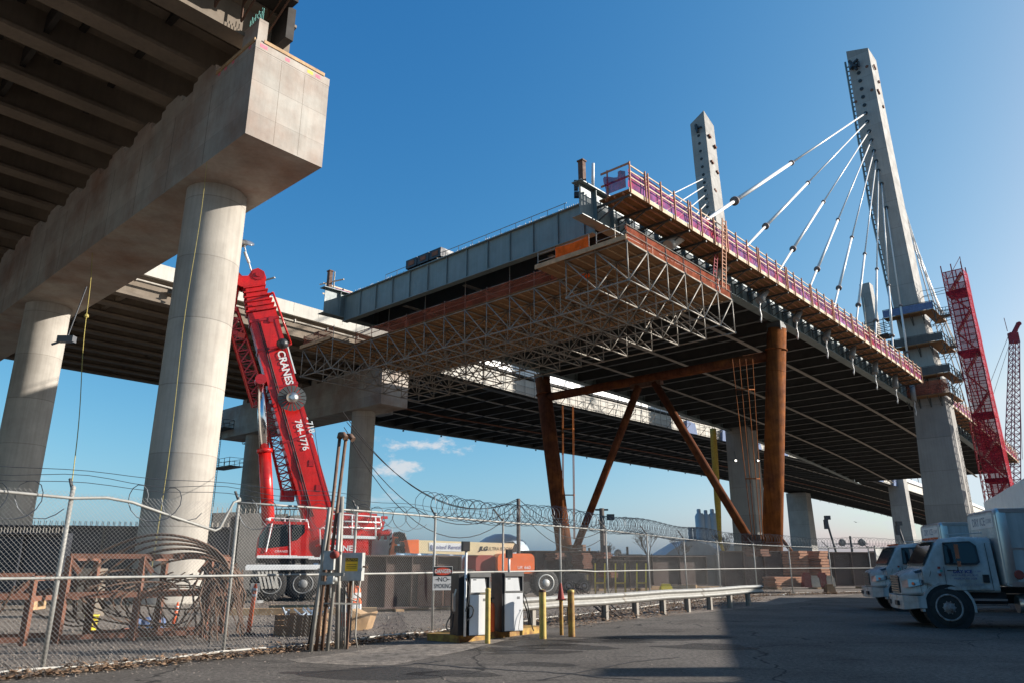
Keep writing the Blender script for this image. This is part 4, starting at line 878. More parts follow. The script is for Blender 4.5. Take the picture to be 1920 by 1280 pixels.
g = MB(); f_ = ny if ny.y < 0 else -ny; p = K(548,690); t_ = (p-base).dot(ax); c = base+ax*t_+sx*((p-base).dot(sx))+f_*(face_off(t_)+.002); g.bar(c+ax*.9, c-ax*.55, .06, .004, f_); obj('stripe', g, M['white'], bm)
# luffing cylinder
g = MB(); g.tube([K(497,728,-.1), K(502,852,-.1)], .21, 20); cy = obj('cylinder_rod', g, M['chrome'], mc)
g = MB(); g.tube([K(502,848,-.1), K(507,985,-.1)], .27, 20); g.tube([K(502,848,-.1), K(502.3,855,-.1)], .33, 20); obj('cylinder_barrel', g, M['crane'], mc)
g = MB(); g.bar(K(497,728,.1), K(520,715,.3), .5, .5); g.lathe(K(497,725,-.4), [(.25,0),(.25,.7)], 14, (0,1,0)); obj('cylinder_bracket', g, M['crane_d'], mc)
g = MB(); g.tube([K(517,573,-.6), K(545,660,-.6)], .05, 6); g.bar(K(517,573,-.6), K(510,573,0), .08); g.bar(K(545,660,-.6), K(538,660,0), .08); obj('guide_rod', g, M['crane'], bm)
# folded lattice jib
g = lattice(MB(), K(452,600,.5), K(497,765,.5), (.55,.62), .035, 9, sx, ny); lattice(g, K(505,740,.5), K(543,930,.5), (.5,.5), .028, 14, sx, ny); lattice(g, K(462,545,.5), K(447,610,.5), (.35,.5), .035, 3, sx, ny)
g.bar(K(458,535,.3), K(480,560,.2), .3); g.bar(K(445,640,.5), K(475,648,.2), .25); g.bar(K(490,760,.3), K(515,770,.3), .25); g.box(K(540,930,.5), (.6,.5,.5))
for q in range(9): p = K(446+random.uniform(-6,16), 545+q*14, random.uniform(.1,.8)); g.box(p, (random.uniform(.15,.4),.3,random.uniform(.1,.3)))
obj('lattice_jib', g, M['crane_d'], mc)
# hook block
hb = MB(); c = K(431,748,.6); hb.hexa([c+V((-.28,-.15,-.45)),c+V((.28,-.15,-.45)),c+V((.28,.15,-.45)),c+V((-.28,.15,-.45))],[c+V((-.2,-.15,.5)),c+V((.2,-.15,.5)),c+V((.2,.15,.5)),c+V((-.2,.15,.5))])
for k in range(3): hb.bar(c+V((-.2+.2*k,-.16,-.4)), c+V((-.15+.2*k,-.16,.4)), .06, .05)
hk = obj('hook_block', hb, M['panel'], mc)
g = MB(); g.tube([c+V((0,0,-.45)), c+V((0,0,-.75)), c+V((.15,0,-1.0)), c+V((.1,0,-1.2)), c+V((-.12,0,-1.2)), c+V((-.2,0,-1.0))], .07, 8); obj('hook', g, M['crane_d'], hk)
g = MB()
for k in range(4): g.tube([c+V((-.2+.13*k,0,.5)), K(458-3*k,545,.3)], .014, 4)
obj('hoist_rope', g, M['collar'], mc)
# cab
def kp(l, dy): return [K(u, v, dy) for u, v in l]
cabp = [(484,1044),(489,1010),(503,981),(566,981),(568,1000),(567,1030),(575,1044)]
g = MB(); g.prism(kp(cabp, -1.35), (0,1.0,0)); cb = obj('operator_cab', g, M['crane'], mc)
for pts in ([(489,1008),(503,985),(507,985),(500,1028),(487,1028)], [(512,986),(535,986),(535,1024),(501,1029)], [(539,986),(561,986),(561,1000),(548,1014),(539,1016)]):
    g = MB(); g.prism(kp(pts, -1.362), (0,.010,0)); obj('window', g, M['glass_b' if pts[0][0] == 489 else 'glass'], cb)
g = MB(); g.bar(K(537,982,-1.37), K(537,1042,-1.37), .03, .02); g.bar(K(485,1044,-1.38), K(575,1044,-1.38), .10, .03, (0,1,0)); g.prism(kp([(486,1041),(548,1041),(548,1045),(486,1045)], -1.39), (0,.03,0)); obj('cab_trim', g, M['white'], cb)
g = MB(); g.text('CRANES', .14, K(523,1034,-1.365), (1,0,0), (0,0,1)); g.bar(K(516,1029,-1.365), K(528,1027,-1.365), .03, .003); obj('lettering', g, M['white'], cb)
g = MB(); g.tube([K(503,980,-1.3), K(504,976,-1.3)], .1, 8)
for u in (505,530,555,564): g.tube([K(u,981,-1.2), K(u,975,-1.2)], .03, 5)
g.tube([K(505,975,-1.2), K(566,977,-1.2), K(568,992,-1.2)], .03, 5); g.tube([K(509,985,-1.4), K(499,1035,-1.4)], .03, 5); obj('cab_rail', g, M['white'], cb)
# superstructure
g = MB(); g.prism(kp([(560,1046),(575,1000),(600,955),(640,960),(705,975),(695,1005),(690,1046)], -.2), (0,1.6,0)); ss_ = obj('superstructure', g, M['crane_d'], mc)
g = MB(); g.prism(kp([(596,1046),(596,1012),(650,1008),(668,1010),(668,1046)], -1.15), (0,.9,0)); obj('engine_hood', g, M['crane'], ss_)
g = MB(); g.text('CRANES', .34, K(622,1028,-1.16), (1,0,0), (0,0,1), .0, bold=.008); g.text('718', .22, K(608,1040,-1.16), (1,0,0), (0,0,1), .0); obj('lettering', g, M['white'], ss_)
g = MB(); g.prism(kp([(655,960),(672,958),(700,972),(697,990),(690,1005),(655,1003)], -.3), (0,.5,0))
for q in range(26): p = K(random.uniform(640,700), random.uniform(965,1010), random.uniform(-.9,.2)); g.box(p, (random.uniform(.1,.45), .25, random.uniform(.08,.3)))
g.tube(kp([(575,1012),(610,995),(650,985)], -.9), .06, 6); g.tube(kp([(580,1025),(620,1000)], -.9), .05, 6); obj('winch', g, M['crane'], ss_)
g = MB()
for pts in ([(597,969),(603,965),(688,969),(690,985),(687,990)], [(595,978),(688,979)], [(594,987),(600,989),(688,990)], [(600,1045),(602,1003),(610,1000)], [(587,1022),(586,993),(592,990),(597,996),(600,1003)], [(604,965),(604,1000)], [(680,969),(680,1006)], [(640,966),(640,1003)]): g.tube(kp(pts, -1.2), .035, 6)
g.prism(kp([(604,1003),(680,1005),(680,1010),(604,1009)], -1.22), (0,.9,0)); g.prism(kp([(567,1044),(585,1044),(602,1004),(604,1009),(589,1048),(567,1048)], -1.24), (0,.05,0)); obj('walkway_railing', g, M['white'], ss_)
# carrier
g = MB(); x0 = K(468,1063).x; x1 = K(735,1063).x
g.box(((x0+x1)/2+.2, YK-.2, 1.42), (x1-x0-.4, 2.5, .22)); g.box(((x0+x1)/2, YK+.2, .95), (x1-x0-.8, 2.2, .75)); ca = obj('carrier', g, M['grey'], mc)
g = MB(); g.box(((x0+x1)/2-.0, YK-1.47, 1.46), (x1-x0, .05, .16)); g.prism(kp([(467,1060),(476,1058),(580,1060),(580,1066),(467,1067)], -1.52), (0,.04,0)); obj('side_rail', g, M['white'], ca)
g = MB(); xx = K(510,1050).x
for k in range(5): g.box((xx+.75*k, YK-.2, 1.62), (.35,1.6,.18))
g.box((K(560,1050).x, YK+.1, 1.72), (3.6,1.9,.22)); obj('turntable', g, M['blackp'], ca)
def wheel(parent, c, r, wdt, axv, nm='wheel', rim='grey', rr=.52):
    axv = V(axv).normalized(); g = MB(); g.lathe(V(c)-axv*wdt/2, [(r*.62,0),(r*.9,.0),(r,wdt*.16),(r,wdt*.84),(r*.9,wdt),(r*.62,wdt)], 36, axv)
    for k in range(30):
        t_ = 2*math.pi*k/30; u = V((0,0,1)); v_ = axv.cross(u).normalized(); d_ = u*math.cos(t_)+v_*math.sin(t_); tt = axv.cross(d_); q = V(c)+d_*(r+.004)
        g.hexa([q-tt*.03-axv*wdt*.42-d_*.02, q+tt*.03-axv*wdt*.42-d_*.02, q+tt*.03+axv*wdt*.42-d_*.02, q-tt*.03+axv*wdt*.42-d_*.02], [q-tt*.02-axv*wdt*.42+d_*.01, q+tt*.02-axv*wdt*.42+d_*.01, q+tt*.02+axv*wdt*.42+d_*.01, q-tt*.02+axv*wdt*.42+d_*.01])
    W_ = obj(nm, g, M['tyre'], parent)
    g = MB(); o_ = V(c)+axv*(wdt/2-.02); g.lathe(o_, [(r*rr*1.18,0),(r*rr*1.2,.035),(r*rr*1.05,.03),(r*rr*.95,-.08),(r*.3,-.09),(r*.28,.02),(r*.16,.06),(r*.02,.07)], 28, axv)
    for k in range(10):
        t_ = 2*math.pi*k/10; u = V((0,0,1)); v_ = axv.cross(u).normalized(); g.lathe(o_+(u*math.cos(t_)+v_*math.sin(t_))*r*.38-axv*.09, [(.022,0),(.022,.05)], 6, axv)
    obj('rim', g, M[rim], W_); return W_
for i, u in enumerate((505, 556, 640, 690)):
    wheel(ca, (K(u,1100).x, YK-1.15, .72), .68, .5, (0,-1,0)); 
    wheel(ca, (K(u,1100).x, YK+1.15, .72), .68, .5, (0,1,0))
g = MB(); g.box((K(496,1085).x, YK-1.3, .95), (.7,.2,.7)); g.box((K(590,1085).x+.2, YK-1.2, .9), (1.2,.3,.8)); obj('side_locker', g, M['grey'], ca)
g = MB()
for k in range(5): a = K(487+6*k,1068,-1.45); g.bar(a, a+V((.22,0,-.75)), .09, .04, (0,1,0))
g.box((K(513,1090).x, YK-1.44, 1.0), (.1,.05,.9)); obj('hazard_stripes', g, M['parapet'], ca)
for u in (480, 605): g = MB(); g.box((K(u,1100).x, YK-1.9, .6), (.35,.7,.35)); g.tube([(K(u,1100).x, YK-2.2, .6), (K(u,1100).x, YK-2.2, .1)], .1, 10); g.lathe((K(u,1100).x, YK-2.2, 0), [(.35,0),(.35,.1)], 12); obj('outrigger', g, M['grey'], ca)
mc.rotation_euler.z = R(22); mc.scale.x = 1.08        # the crane stands slightly turned to the sun
# counterweight on trailer behind crane
cw = thing('counterweight_stack', 'grey ballast slabs with a striped red marker board, right of the red crane', 'counterweight', (K(712,1060).x, YK+1, 0))
g = MB(); q0 = K(696,1042,.4); q1 = K(729,1012,.4); g.box(((q0.x+q1.x)/2, YK+1, (q0.z+q1.z)/2), (q1.x-q0.x, 2, q1.z-q0.z)); g.box(((q0.x+q1.x)/2, YK+1, q0.z/2), (q1.x-q0.x-.1, 1.9, q0.z))
for k in range(3): g.box((q0.x+.15+.3*k, YK+.2, q1.z+.1), (.12,.3,.2))
obj('ballast_slab', g, M['grey'], cw)
g = MB(); g.prism(kp([(727,992),(733,990),(733,1012),(729,1040),(727,1040)], .3), (0,.06,0)); mk = obj('marker_board', g, M['white'], cw)
g = MB()
for k in range(5): g.prism(kp([(727,1001+9*k),(733,996+9*k),(733,1000+9*k),(727,1005+9*k)], .29), (0,.008,0))
obj('stripe', g, M['signk'], mk)
g = MB(); g.prism(kp([(712,1010),(716,992),(725,990),(727,1010)], .5), (0,.6,0)); obj('bracket', g, M['crane_d'], cw)
# ------------------------------------------------------------------ orange boom lift
YL = 38.0; Lq = lambda u, v, dy=0: at_y(u, v, YL)+V((0,dy,0))
bl = thing('boom_lift', 'orange boom lift with long beige lettered boom, behind the fuel pumps', 'boom lift', (Lq(930,1100).x, YL, 0))
g = MB(); g.prism([Lq(*p,-.5) for p in ((783,1014),(958,1018),(950,1035),(916,1041),(783,1037))], (0,.5,0)); bo = obj('boom', g, M['beige'], bl)
g = MB(); g.prism([Lq(*p,-.52) for p in ((763,1014),(783,1013),(783,1038),(768,1037))], (0,.54,0)); obj('boom_end', g, M['orange_p'], bo)
g = MB(); g.prism([Lq(*p,-.515) for p in ((801,1018),(860,1019),(860,1034),(801,1033))], (0,.012,0)); pl = obj('name_plate', g, M['white'], bo)
g = MB(); g.text('United Rentals', .27, Lq(833,1026.5,-.53), (1,0,0), (0,0,1), 0, shear=.15, sx=.92); g.tube([Lq(805,1022,-.53), Lq(804,1026,-.53), Lq(805,1031,-.53), Lq(808,1032,-.53)], .012, 4); obj('lettering', g, M['blueink'], pl)
g = MB(); g.text('JLG', .27, Lq(898,1028.5,-.515), (1,0,0), (0,0,1), 0, bold=.012, shear=.3); g.text('ULTRA BOOM', .23, Lq(929,1028.5,-.515), (1,0,0), (0,0,1), 0, sx=.86); obj('lettering', g, M['blackp'], bo)
g = MB(); g.prism([Lq(*p,.3) for p in ((742,1040),(751,1002),(758,1002),(752,1040))], (0,.4,0)); g.prism([Lq(*p,.3) for p in ((763,1000),(768,1005),(773,1036),(764,1036))], (0,.4,0)); obj('jib', g, M['orange_p'], bl)
g = MB()
for q in range(12): g.box(Lq(random.uniform(752,768), random.uniform(1003,1034), .4), (.2,.3,.22))
g.tube([Lq(*p,.2) for p in ((748,1004),(757,1000),(766,1003),(769,1015))], .06, 6); g.prism([Lq(*p,-.3) for p in ((945,1018),(958,1014),(966,1020),(966,1034),(950,1036))], (0,.6,0)); obj('boom_linkage', g, M['blackp'], bl)
def rbox(mb, p0, p1, dy0, dy1, r=.25, n=4):
    x0, z0, x1, z1 = p0[0], p0[1], p1[0], p1[1]; pts = []
    for cx_, cz, a0 in ((x1-r,z1-r,0),(x0+r,z1-r,90),(x0+r,z0+r,180),(x1-r,z0+r,270)):
        for k in range(n+1): t_ = R(a0+90*k/n); pts.append(V((cx_+r*math.cos(t_), dy0, cz+r*math.sin(t_))))
    return mb.prism(pts, (0, dy1-dy0, 0))
a = Lq(916,1074); b2 = Lq(986,1037); g = MB(); rbox(g, (a.x,a.z), (b2.x,b2.z), YL-1.1, YL+1.1); bd = obj('engine_cover', g, M['orange_p'], bl)
g = MB(); a2 = Lq(880,1074); g2 = Lq(918,1040); rbox(g, (a2.x,a2.z), (g2.x,g2.z), YL-.8, YL+1.0); obj('tank_cover', g, M['cone'], bl)
g = MB(); g.text('660', .22, Lq(972,1063,-1.12), (1,0,0), (0,0,1), 0); g.text('UR', .2, Lq(958,1063,-1.12), (1,0,0), (0,0,1), 0); obj('lettering', g, M['white'], bd)
g = MB(); q0 = Lq(806,1074); q1 = Lq(1010,1092); g.box(((q0.x+q1.x)/2, YL, (q0.z+q1.z)/2+.1), (q1.x-q0.x-1, 1.9, .5)); ch = obj('chassis', g, M['rust_red'], bl)
for u in (855, 1000): wheel(bl, (Lq(u,1095).x, YL-1.35, .68), .66, .45, (0,-1,0), rim='panel'); wheel(bl, (Lq(u,1095).x, YL+1.35, .68), .66, .45, (0,1,0), rim='panel')
g = MB(); a = Lq(835,1072); b2 = Lq(855,1045); rbox(g, (a.x,a.z), (b2.x,b2.z), YL-.6, YL+.4, .1); obj('turret', g, M['orange_p'], bl)
g = MB(); a = Lq(812,1070); b2 = Lq(832,1040); rbox(g, (a.x,a.z), (b2.x,b2.z), YL-.6, YL+.4, .1); obj('control_box', g, M['grey'], bl)

bl.rotation_euler.z = R(25); bl.scale.x = 1.07
# ------------------------------------------------------------------ chain link fence
fc = thing('chain_link_fence', 'galvanised chain link fence with razor wire running across the whole photo', 'fence', FENCE[8])
HN = 2.72; HF = 2.45
def fh(i): return HN if i < 9 else HN-(HN-HF)*min(1, (i-9)/6)
# leaning of individual posts (x shift at the top, along the fence)
LEAN = {3:.0, 4:.0, 9:-.06, 10:-.05, 11:-.05}
TOPZ = {}
posts = []
for i, p in enumerate(FENCE):
    h = fh(i); d = (FENCE[min(i+1,len(FENCE)-1)]-FENCE[max(i-1,0)]).normalized(); nrm = V((-d.y, d.x, 0)); t = p+d*LEAN.get(i,0)+V((0,0,h)); posts.append((p, t, d, nrm))
    g = MB(); r0 = .030 if i not in (3,) else .036; g.tube([p, t+V((0,0,.02))], r0, 10); g.lathe(t+V((0,0,.02)), [(r0*1.15,0),(r0*1.1,.04),(.01,.07)], 10)
    po = obj('post', g, M['galv_l'], fc)
    g = MB(); g.bar(t, t+nrm*-.0+d*-.30*(1 if i > 6 else .1)+V((0,0,.33 if i > 6 else .2))+nrm*.12, .04, .03); obj('barb_arm', g, M['dgrey'], po)
def along(z_of, r, n=8, name='top_rail', rng=None, m='galv_l', sub=3):
    pts = []
    rng = rng or range(len(posts))
    rl = list(rng)
    for a, b in zip(rl, rl[1:]):
        for k in range(sub):
            q = k/sub; lo = posts[a][0].lerp(posts[b][0], q); pts.append(V((lo.x, lo.y, z_of(a+(b-a)*q)))+posts[a][3]*-.05)
    lo = posts[rl[-1]][0]; pts.append(V((lo.x, lo.y, z_of(rl[-1])))+posts[rl[-1]][3]*-.05)
    g = MB(); g.tube(pts, r, n); return obj(name, g, M[m], fc)
def topz(x):
    i = int(x); q = x-i; h = fh(i)*(1-q)+fh(min(i+1, len(FENCE)-1))*q; return h
# collapsed top rail between the second and third near posts
a = posts[3][1]; b = posts[4][0]; nA = posts[3][3]
ra = [posts[0][1]+V((0,0,-.06)), posts[1][1]+V((0,0,-.04)), posts[2][1]+V((0,0,0)), posts[3][1]+V((0,0,-.12))]
v1 = posts[4][1]-posts[3][1]
ra += [posts[3][1]+v1*.18+V((0,0,-.08)), posts[3][1]+v1*.32+V((0,0,-.13)), posts[3][1]+v1*.6+V((0,0,-.36)), posts[3][1]+v1*.85+V((0,0,-.55)), posts[3][1]+v1*.88+V((0,0,-.50)), posts[3][1]+v1*.955+V((0,0,-.02)), posts[4][1]+V((0,0,.03))]
ra = [p-nA*.05 for p in ra]; g = MB(); g.tube(ra, .024, 8); obj('top_rail', g, M['galv_l'], fc)
along(lambda x: topz(x)-.02, .022, rng=range(4, len(posts)))
along(lambda x: 1.38 if x < 8.5 else 1.34, .022, name='middle_rail')
along(lambda x: .07+.02*math.sin(x*5), .02, name='bottom_rail', m='parapet')
# chain link fabric: two families of diagonal wires
g = MB(); PITCH_ = .068; tot = 0
cum = [0.0]
for i in range(len(FENCE)-1): cum.append(cum[-1]+(FENCE[i+1]-FENCE[i]).length)
Ltot = cum[-1]
def fpt(s_, z_, bul=0.0):
    s_ = max(0, min(Ltot-1e-4, s_)); i = 0
    while cum[i+1] < s_: i += 1
    q = (s_-cum[i])/(cum[i+1]-cum[i]); p = FENCE[i].lerp(FENCE[i+1], q); n_ = posts[i][3]
    return V((p.x, p.y, z_)) + n_*(-.045 + .03*math.sin(s_*1.7+z_*2.1)*math.sin(z_*1.1) + (bul)), i, q
def ftop(s_):
    p, i, q = fpt(s_, 0); h = topz(i+q)-.02
    if i == 3: h -= .02
    return h
s_ = -2.7; fam = []
def strand(s0, dirn, r):
    pts = []; h0 = .03; zs = [0,.7,1.4,2.05,2.68]
    for z_ in zs:
        ss = s0+dirn*z_
        if ss < 0 or ss > Ltot: continue
        hh = ftop(ss); zz = min(z_, hh); ss = s0+dirn*zz
        pts.append(fpt(ss, zz+h0 if zz < hh else hh)[0])
        if z_ >= hh: break
    if len(pts) > 1: g.tube(pts, r, 3, cap=False)
while s_ < Ltot+2.7:
    rr = .0019 if s_ < 13 else (.0017 if s_ < 20 else .0013)
    strand(s_, 1, rr); strand(s_, -1, rr); s_ += PITCH_
obj('chain_link_mesh', g, M['wire'], fc)
# razor wire coils
def coil(s0, s1, r, pitch, zoff, wob=.06, squash=1.0, name='razor_wire', kn=-.85, kd=.5):
    g = MB(); n = int((s1-s0)/pitch); pts = []
    for k in range(n*14):
        t_ = k/14; ss = s0+t_*pitch; c, i, q = fpt(ss, 0); a = 2*math.pi*t_; rr = r*(1+wob*math.sin(t_*1.9)+wob*random.uniform(-.25,.25))
        dd = posts[i][2]; nn = posts[i][3]; zc = topz(i+q)+zoff+r*.75*squash+.05*math.sin(ss*.9)
        pts.append(V((c.x, c.y, zc)) + V((0,0,1))*rr*squash*math.sin(a) + nn*rr*math.cos(a)*kn + dd*rr*kd*math.cos(a))
    g.tube(pts, .0075, 4, cap=False)
    return obj(name, g, M['razor'], fc)
coil(cum[6]-.5, cum[9]+.4, .30, .27, .0); coil(cum[9]+.8, cum[12], .30, .17, .0, .03); coil(cum[12], Ltot-.5, .30, .22, .0, .05); coil(cum[6], cum[10], .26, .40, .06, .12)
coil(cum[3]-2.4, cum[3]-.1, .26, .42, -.42, .15, kn=-.3, kd=.9); coil(cum[3]+.9, cum[4]-.7, .26, .55, -.35, .18, kn=-.3, kd=.9); coil(cum[4]+.1, cum[6]-.4, .24, .40, -.35, .2, kn=-.4, kd=.85)
g = MB()
for z_, w_ in ((.28,.02),(.18,.05),(.08,.03)):
    pts = [fpt(cum[2]+k*.35, 0)[0] for k in range(int((Ltot-cum[2])/.35))]; g.tube([V((p.x,p.y,2.75+z_-(.25 if k*.35+cum[2] > cum[12] else 0)+w_*math.sin(k*.9)-(.1 if k*.35+cum[2]>cum[5] else 0))) for k, p in enumerate(pts)], .006, 3, cap=False)
obj('barbed_strand', g, M['razor'], fc)
# danger sign
p = at_y(830,1083,18.3); sg = thing('warning_sign', 'white DANGER NO SMOKING sign hung on the fence left of the pumps', 'sign', p)
d_ = posts[6][2]; rt = V((d_.x*.55+.5, d_.y*.25, 0)).normalized(); up_ = V((0,0,1)); nr = rt.cross(up_); mr = Matrix((rt, -nr, up_)).transposed()
g = MB(); g.box(p, (.47,.008,.54), mr); bdp = obj('sign_board', g, M['signw'], sg)
g = MB(); g.box(p+up_*.155+nr*.005, (.45,.004,.21), mr); obj('header', g, M['signk'], bdp)
g = MB(); o_ = p+up_*.155+nr*.0085; vs = [o_+rt*.205*math.cos(2*math.pi*k/28)+up_*.088*math.sin(2*math.pi*k/28) for k in range(28)]; g.add(vs, [tuple(range(28))]); obj('header', g, M['signr'], bdp)
g = MB(); g.text('DANGER', .125, p+up_*.155+nr*.0105, rt, up_, 0, sx=.78, bold=.004); obj('lettering', g, M['signw'], bdp)
g = MB(); g.text('NO', .15, p-up_*.03+nr*.006, rt, up_, 0); g.text('SMOKING', .15, p-up_*.18+nr*.006, rt, up_, 0, sx=.62)
for sgn in (-1, 1): g.add([p+rt*sgn*.2-up_*.03+nr*.006, p+rt*sgn*.1-up_*.045+nr*.006, p+rt*sgn*.1-up_*.015+nr*.006], [(0,1,2)])
obj('lettering', g, M['signk'], bdp)
# ------------------------------------------------------------------ litter of leaves along the fence, loose stones
g = MB()
def leafat(p, s_):
    a = random.uniform(0, 6.3); b = random.uniform(-.6,.6); u = V((math.cos(a), math.sin(a), b*.6))*s_; v_ = V((-math.sin(a), math.cos(a), random.uniform(-.5,.5)))*s_*.6
    g.quad(p-u, p+v_, p+u, p-v_)
for _ in range(15000):
    ss = cum[2]+random.random()**1.2*(Ltot-cum[2]); c, i, q = fpt(ss, 0); n_ = posts[i][3]; off = random.gauss(-.22, .16)
    if cum[7] < ss < cum[12]: off = random.uniform(-2.3, .2)
    leafat(c+n_*(-off if False else off)+V((0,0,.02+abs(random.gauss(0,.05))*(2.2 if cum[7] < ss < cum[13] else 1))), random.uniform(.02,.055))
tag(obj('leaf_litter', g, M['leaf']), kind='stuff')
g = MB()
for _ in range(2600):      # grit and small litter swept to the edge of the lot
    ss = random.uniform(cum[2], Ltot); c, i, q = fpt(ss, 0); off = -abs(random.gauss(0, 1.1))-.25 if random.random() < .8 else -random.uniform(0, 9); s_ = random.uniform(.008,.022); c = c + posts[i][3]*off*(1.0 if i < 7 else 1.2)
    g.add([c+V((s_*math.cos(k*2.1),s_*math.sin(k*2.1),.004)) for k in range(3)]+[c+V((0,0,s_))], [(0,1,3),(1,2,3),(2,0,3)])
tag(obj('grit', g, M['stone']), kind='stuff')
g = MB()
for _ in range(60):
    ss = random.uniform(cum[5], Ltot-3); c, i, q = fpt(ss, 0); leafat(c+posts[i][3]*random.uniform(-1.6,-.1)+V((0,0,.05)), random.uniform(.03,.09))
tag(obj('paper_litter', g, M['white']), kind='stuff')
g = MB()
for _ in range(9000):
    t_ = random.random(); y_ = 9+30*random.random()**1.3; x_ = random.uniform(-.66,.05)*y_ - .8
    if y_ < 11.5 or x_ > (y_-18.9)*.62-1.9: continue
    s_ = random.uniform(.012,.032)*(1+ y_/40); c = V((x_, y_, 0)); a = random.uniform(0,6)
    g.add([c+V((s_*math.cos(a+k*1.57),s_*math.sin(a+k*1.57),0)) for k in range(4)]+[c+V((0,0,s_*.8))], [(0,1,4),(1,2,4),(2,3,4),(3,0,4)])
tag(obj('gravel_stones', g, M['stone']), kind='stuff')
g = MB()      # twiggy weeds
def weed(c, h, n, mm=None):
    for _ in range(n):
        a = random.uniform(0,6.3); l_ = h*random.uniform(.5,1); q = c+V((random.uniform(-.15,.15),random.uniform(-.15,.15),0)); g.tube([q, q+V((math.cos(a)*l_*.3, math.sin(a)*l_*.3, l_*.6)), q+V((math.cos(a)*l_*.75, math.sin(a)*l_*.75, l_*.95))], .005, 3, cap=False)
for _ in range(60):
    ss = random.uniform(cum[7], cum[14]); c, i, q = fpt(ss, 0); weed(c-posts[i][3]*random.uniform(-.3,1.2), random.uniform(.2,.55), 5)
for _ in range(30):
    ss = random.uniform(cum[2], cum[7]); c, i, q = fpt(ss, 0); weed(c-posts[i][3]*random.uniform(-.1,.3), random.uniform(.1,.3), 4)
tag(obj('dry_weeds', g, M['bark']), kind='stuff')
g = MB(); c = at_z(1165,1160)
for k in range(7): a = c+V((random.uniform(-.4,.2),random.uniform(-.1,.3),.02)); g.tube([a, a+V((-.5-.1*k,.3,.5+.05*k)), a+V((-.2-.2*k,.6,.9))], .018, 4)
solo('branch_pile', g, M['bark'], 'fallen branches leaning on the guardrail near its middle', 'branches')
# bottom kerb pipe lying along the fence
# ------------------------------------------------------------------ guardrail
gr = thing('guardrail', 'grey steel guardrail on short posts between the pumps and the parked trucks', 'guardrail', V((4.5,24.7,0)))
ga = V((-.0,19.3,0)); gb_ = V((10.2,31.5,0)); gd = (gb_-ga).normalized(); gn = V((gd.y,-gd.x,0)); GL = (gb_-ga).length
prf = [(.0,-.16),(.05,-.13),(.08,-.09),(.05,-.05),(0,-.02),(0,.02),(.05,.05),(.08,.09),(.05,.13),(0,.16)]
g = MB(); rg = []
for k in range(9):
    p = ga+gd*GL*k/8+V((0,0,.60+.012*math.sin(k*2))); rg.append([p+gn*a+V((0,0,b)) for a, b in prf]+[p+gn*(a-.01)+V((0,0,b)) for a, b in prf[::-1]])
g.loft(rg, smooth=False); rl_ = obj('rail', g, M['galv_l'], gr)
g = MB()
for k in (.33,.66): p = ga+gd*GL*k+V((0,0,.6)); g.loft([[p+gd*q+gn*(a+.006)+V((0,0,b)) for a, b in prf]+[p+gd*q+gn*(a-.004)+V((0,0,b)) for a, b in prf[::-1]] for q in (-.05,.05)], smooth=False)
obj('splice', g, M['galv'], rl_)
for k in range(9):
    p = ga+gd*(.9+1.72*k); g = MB(); m3 = Matrix((gd, -gn*-1, V((0,0,1)))).transposed(); q = p-gn*.09
    g.box(q+V((0,0,.38)), (.015,.16,.76), m3); g.box(q+gn*.08+V((0,0,.38)), (.13,.012,.76), m3); g.box(q-gn*.08+V((0,0,.38)), (.13,.012,.76), m3); obj('post', g, M['galv'], gr)
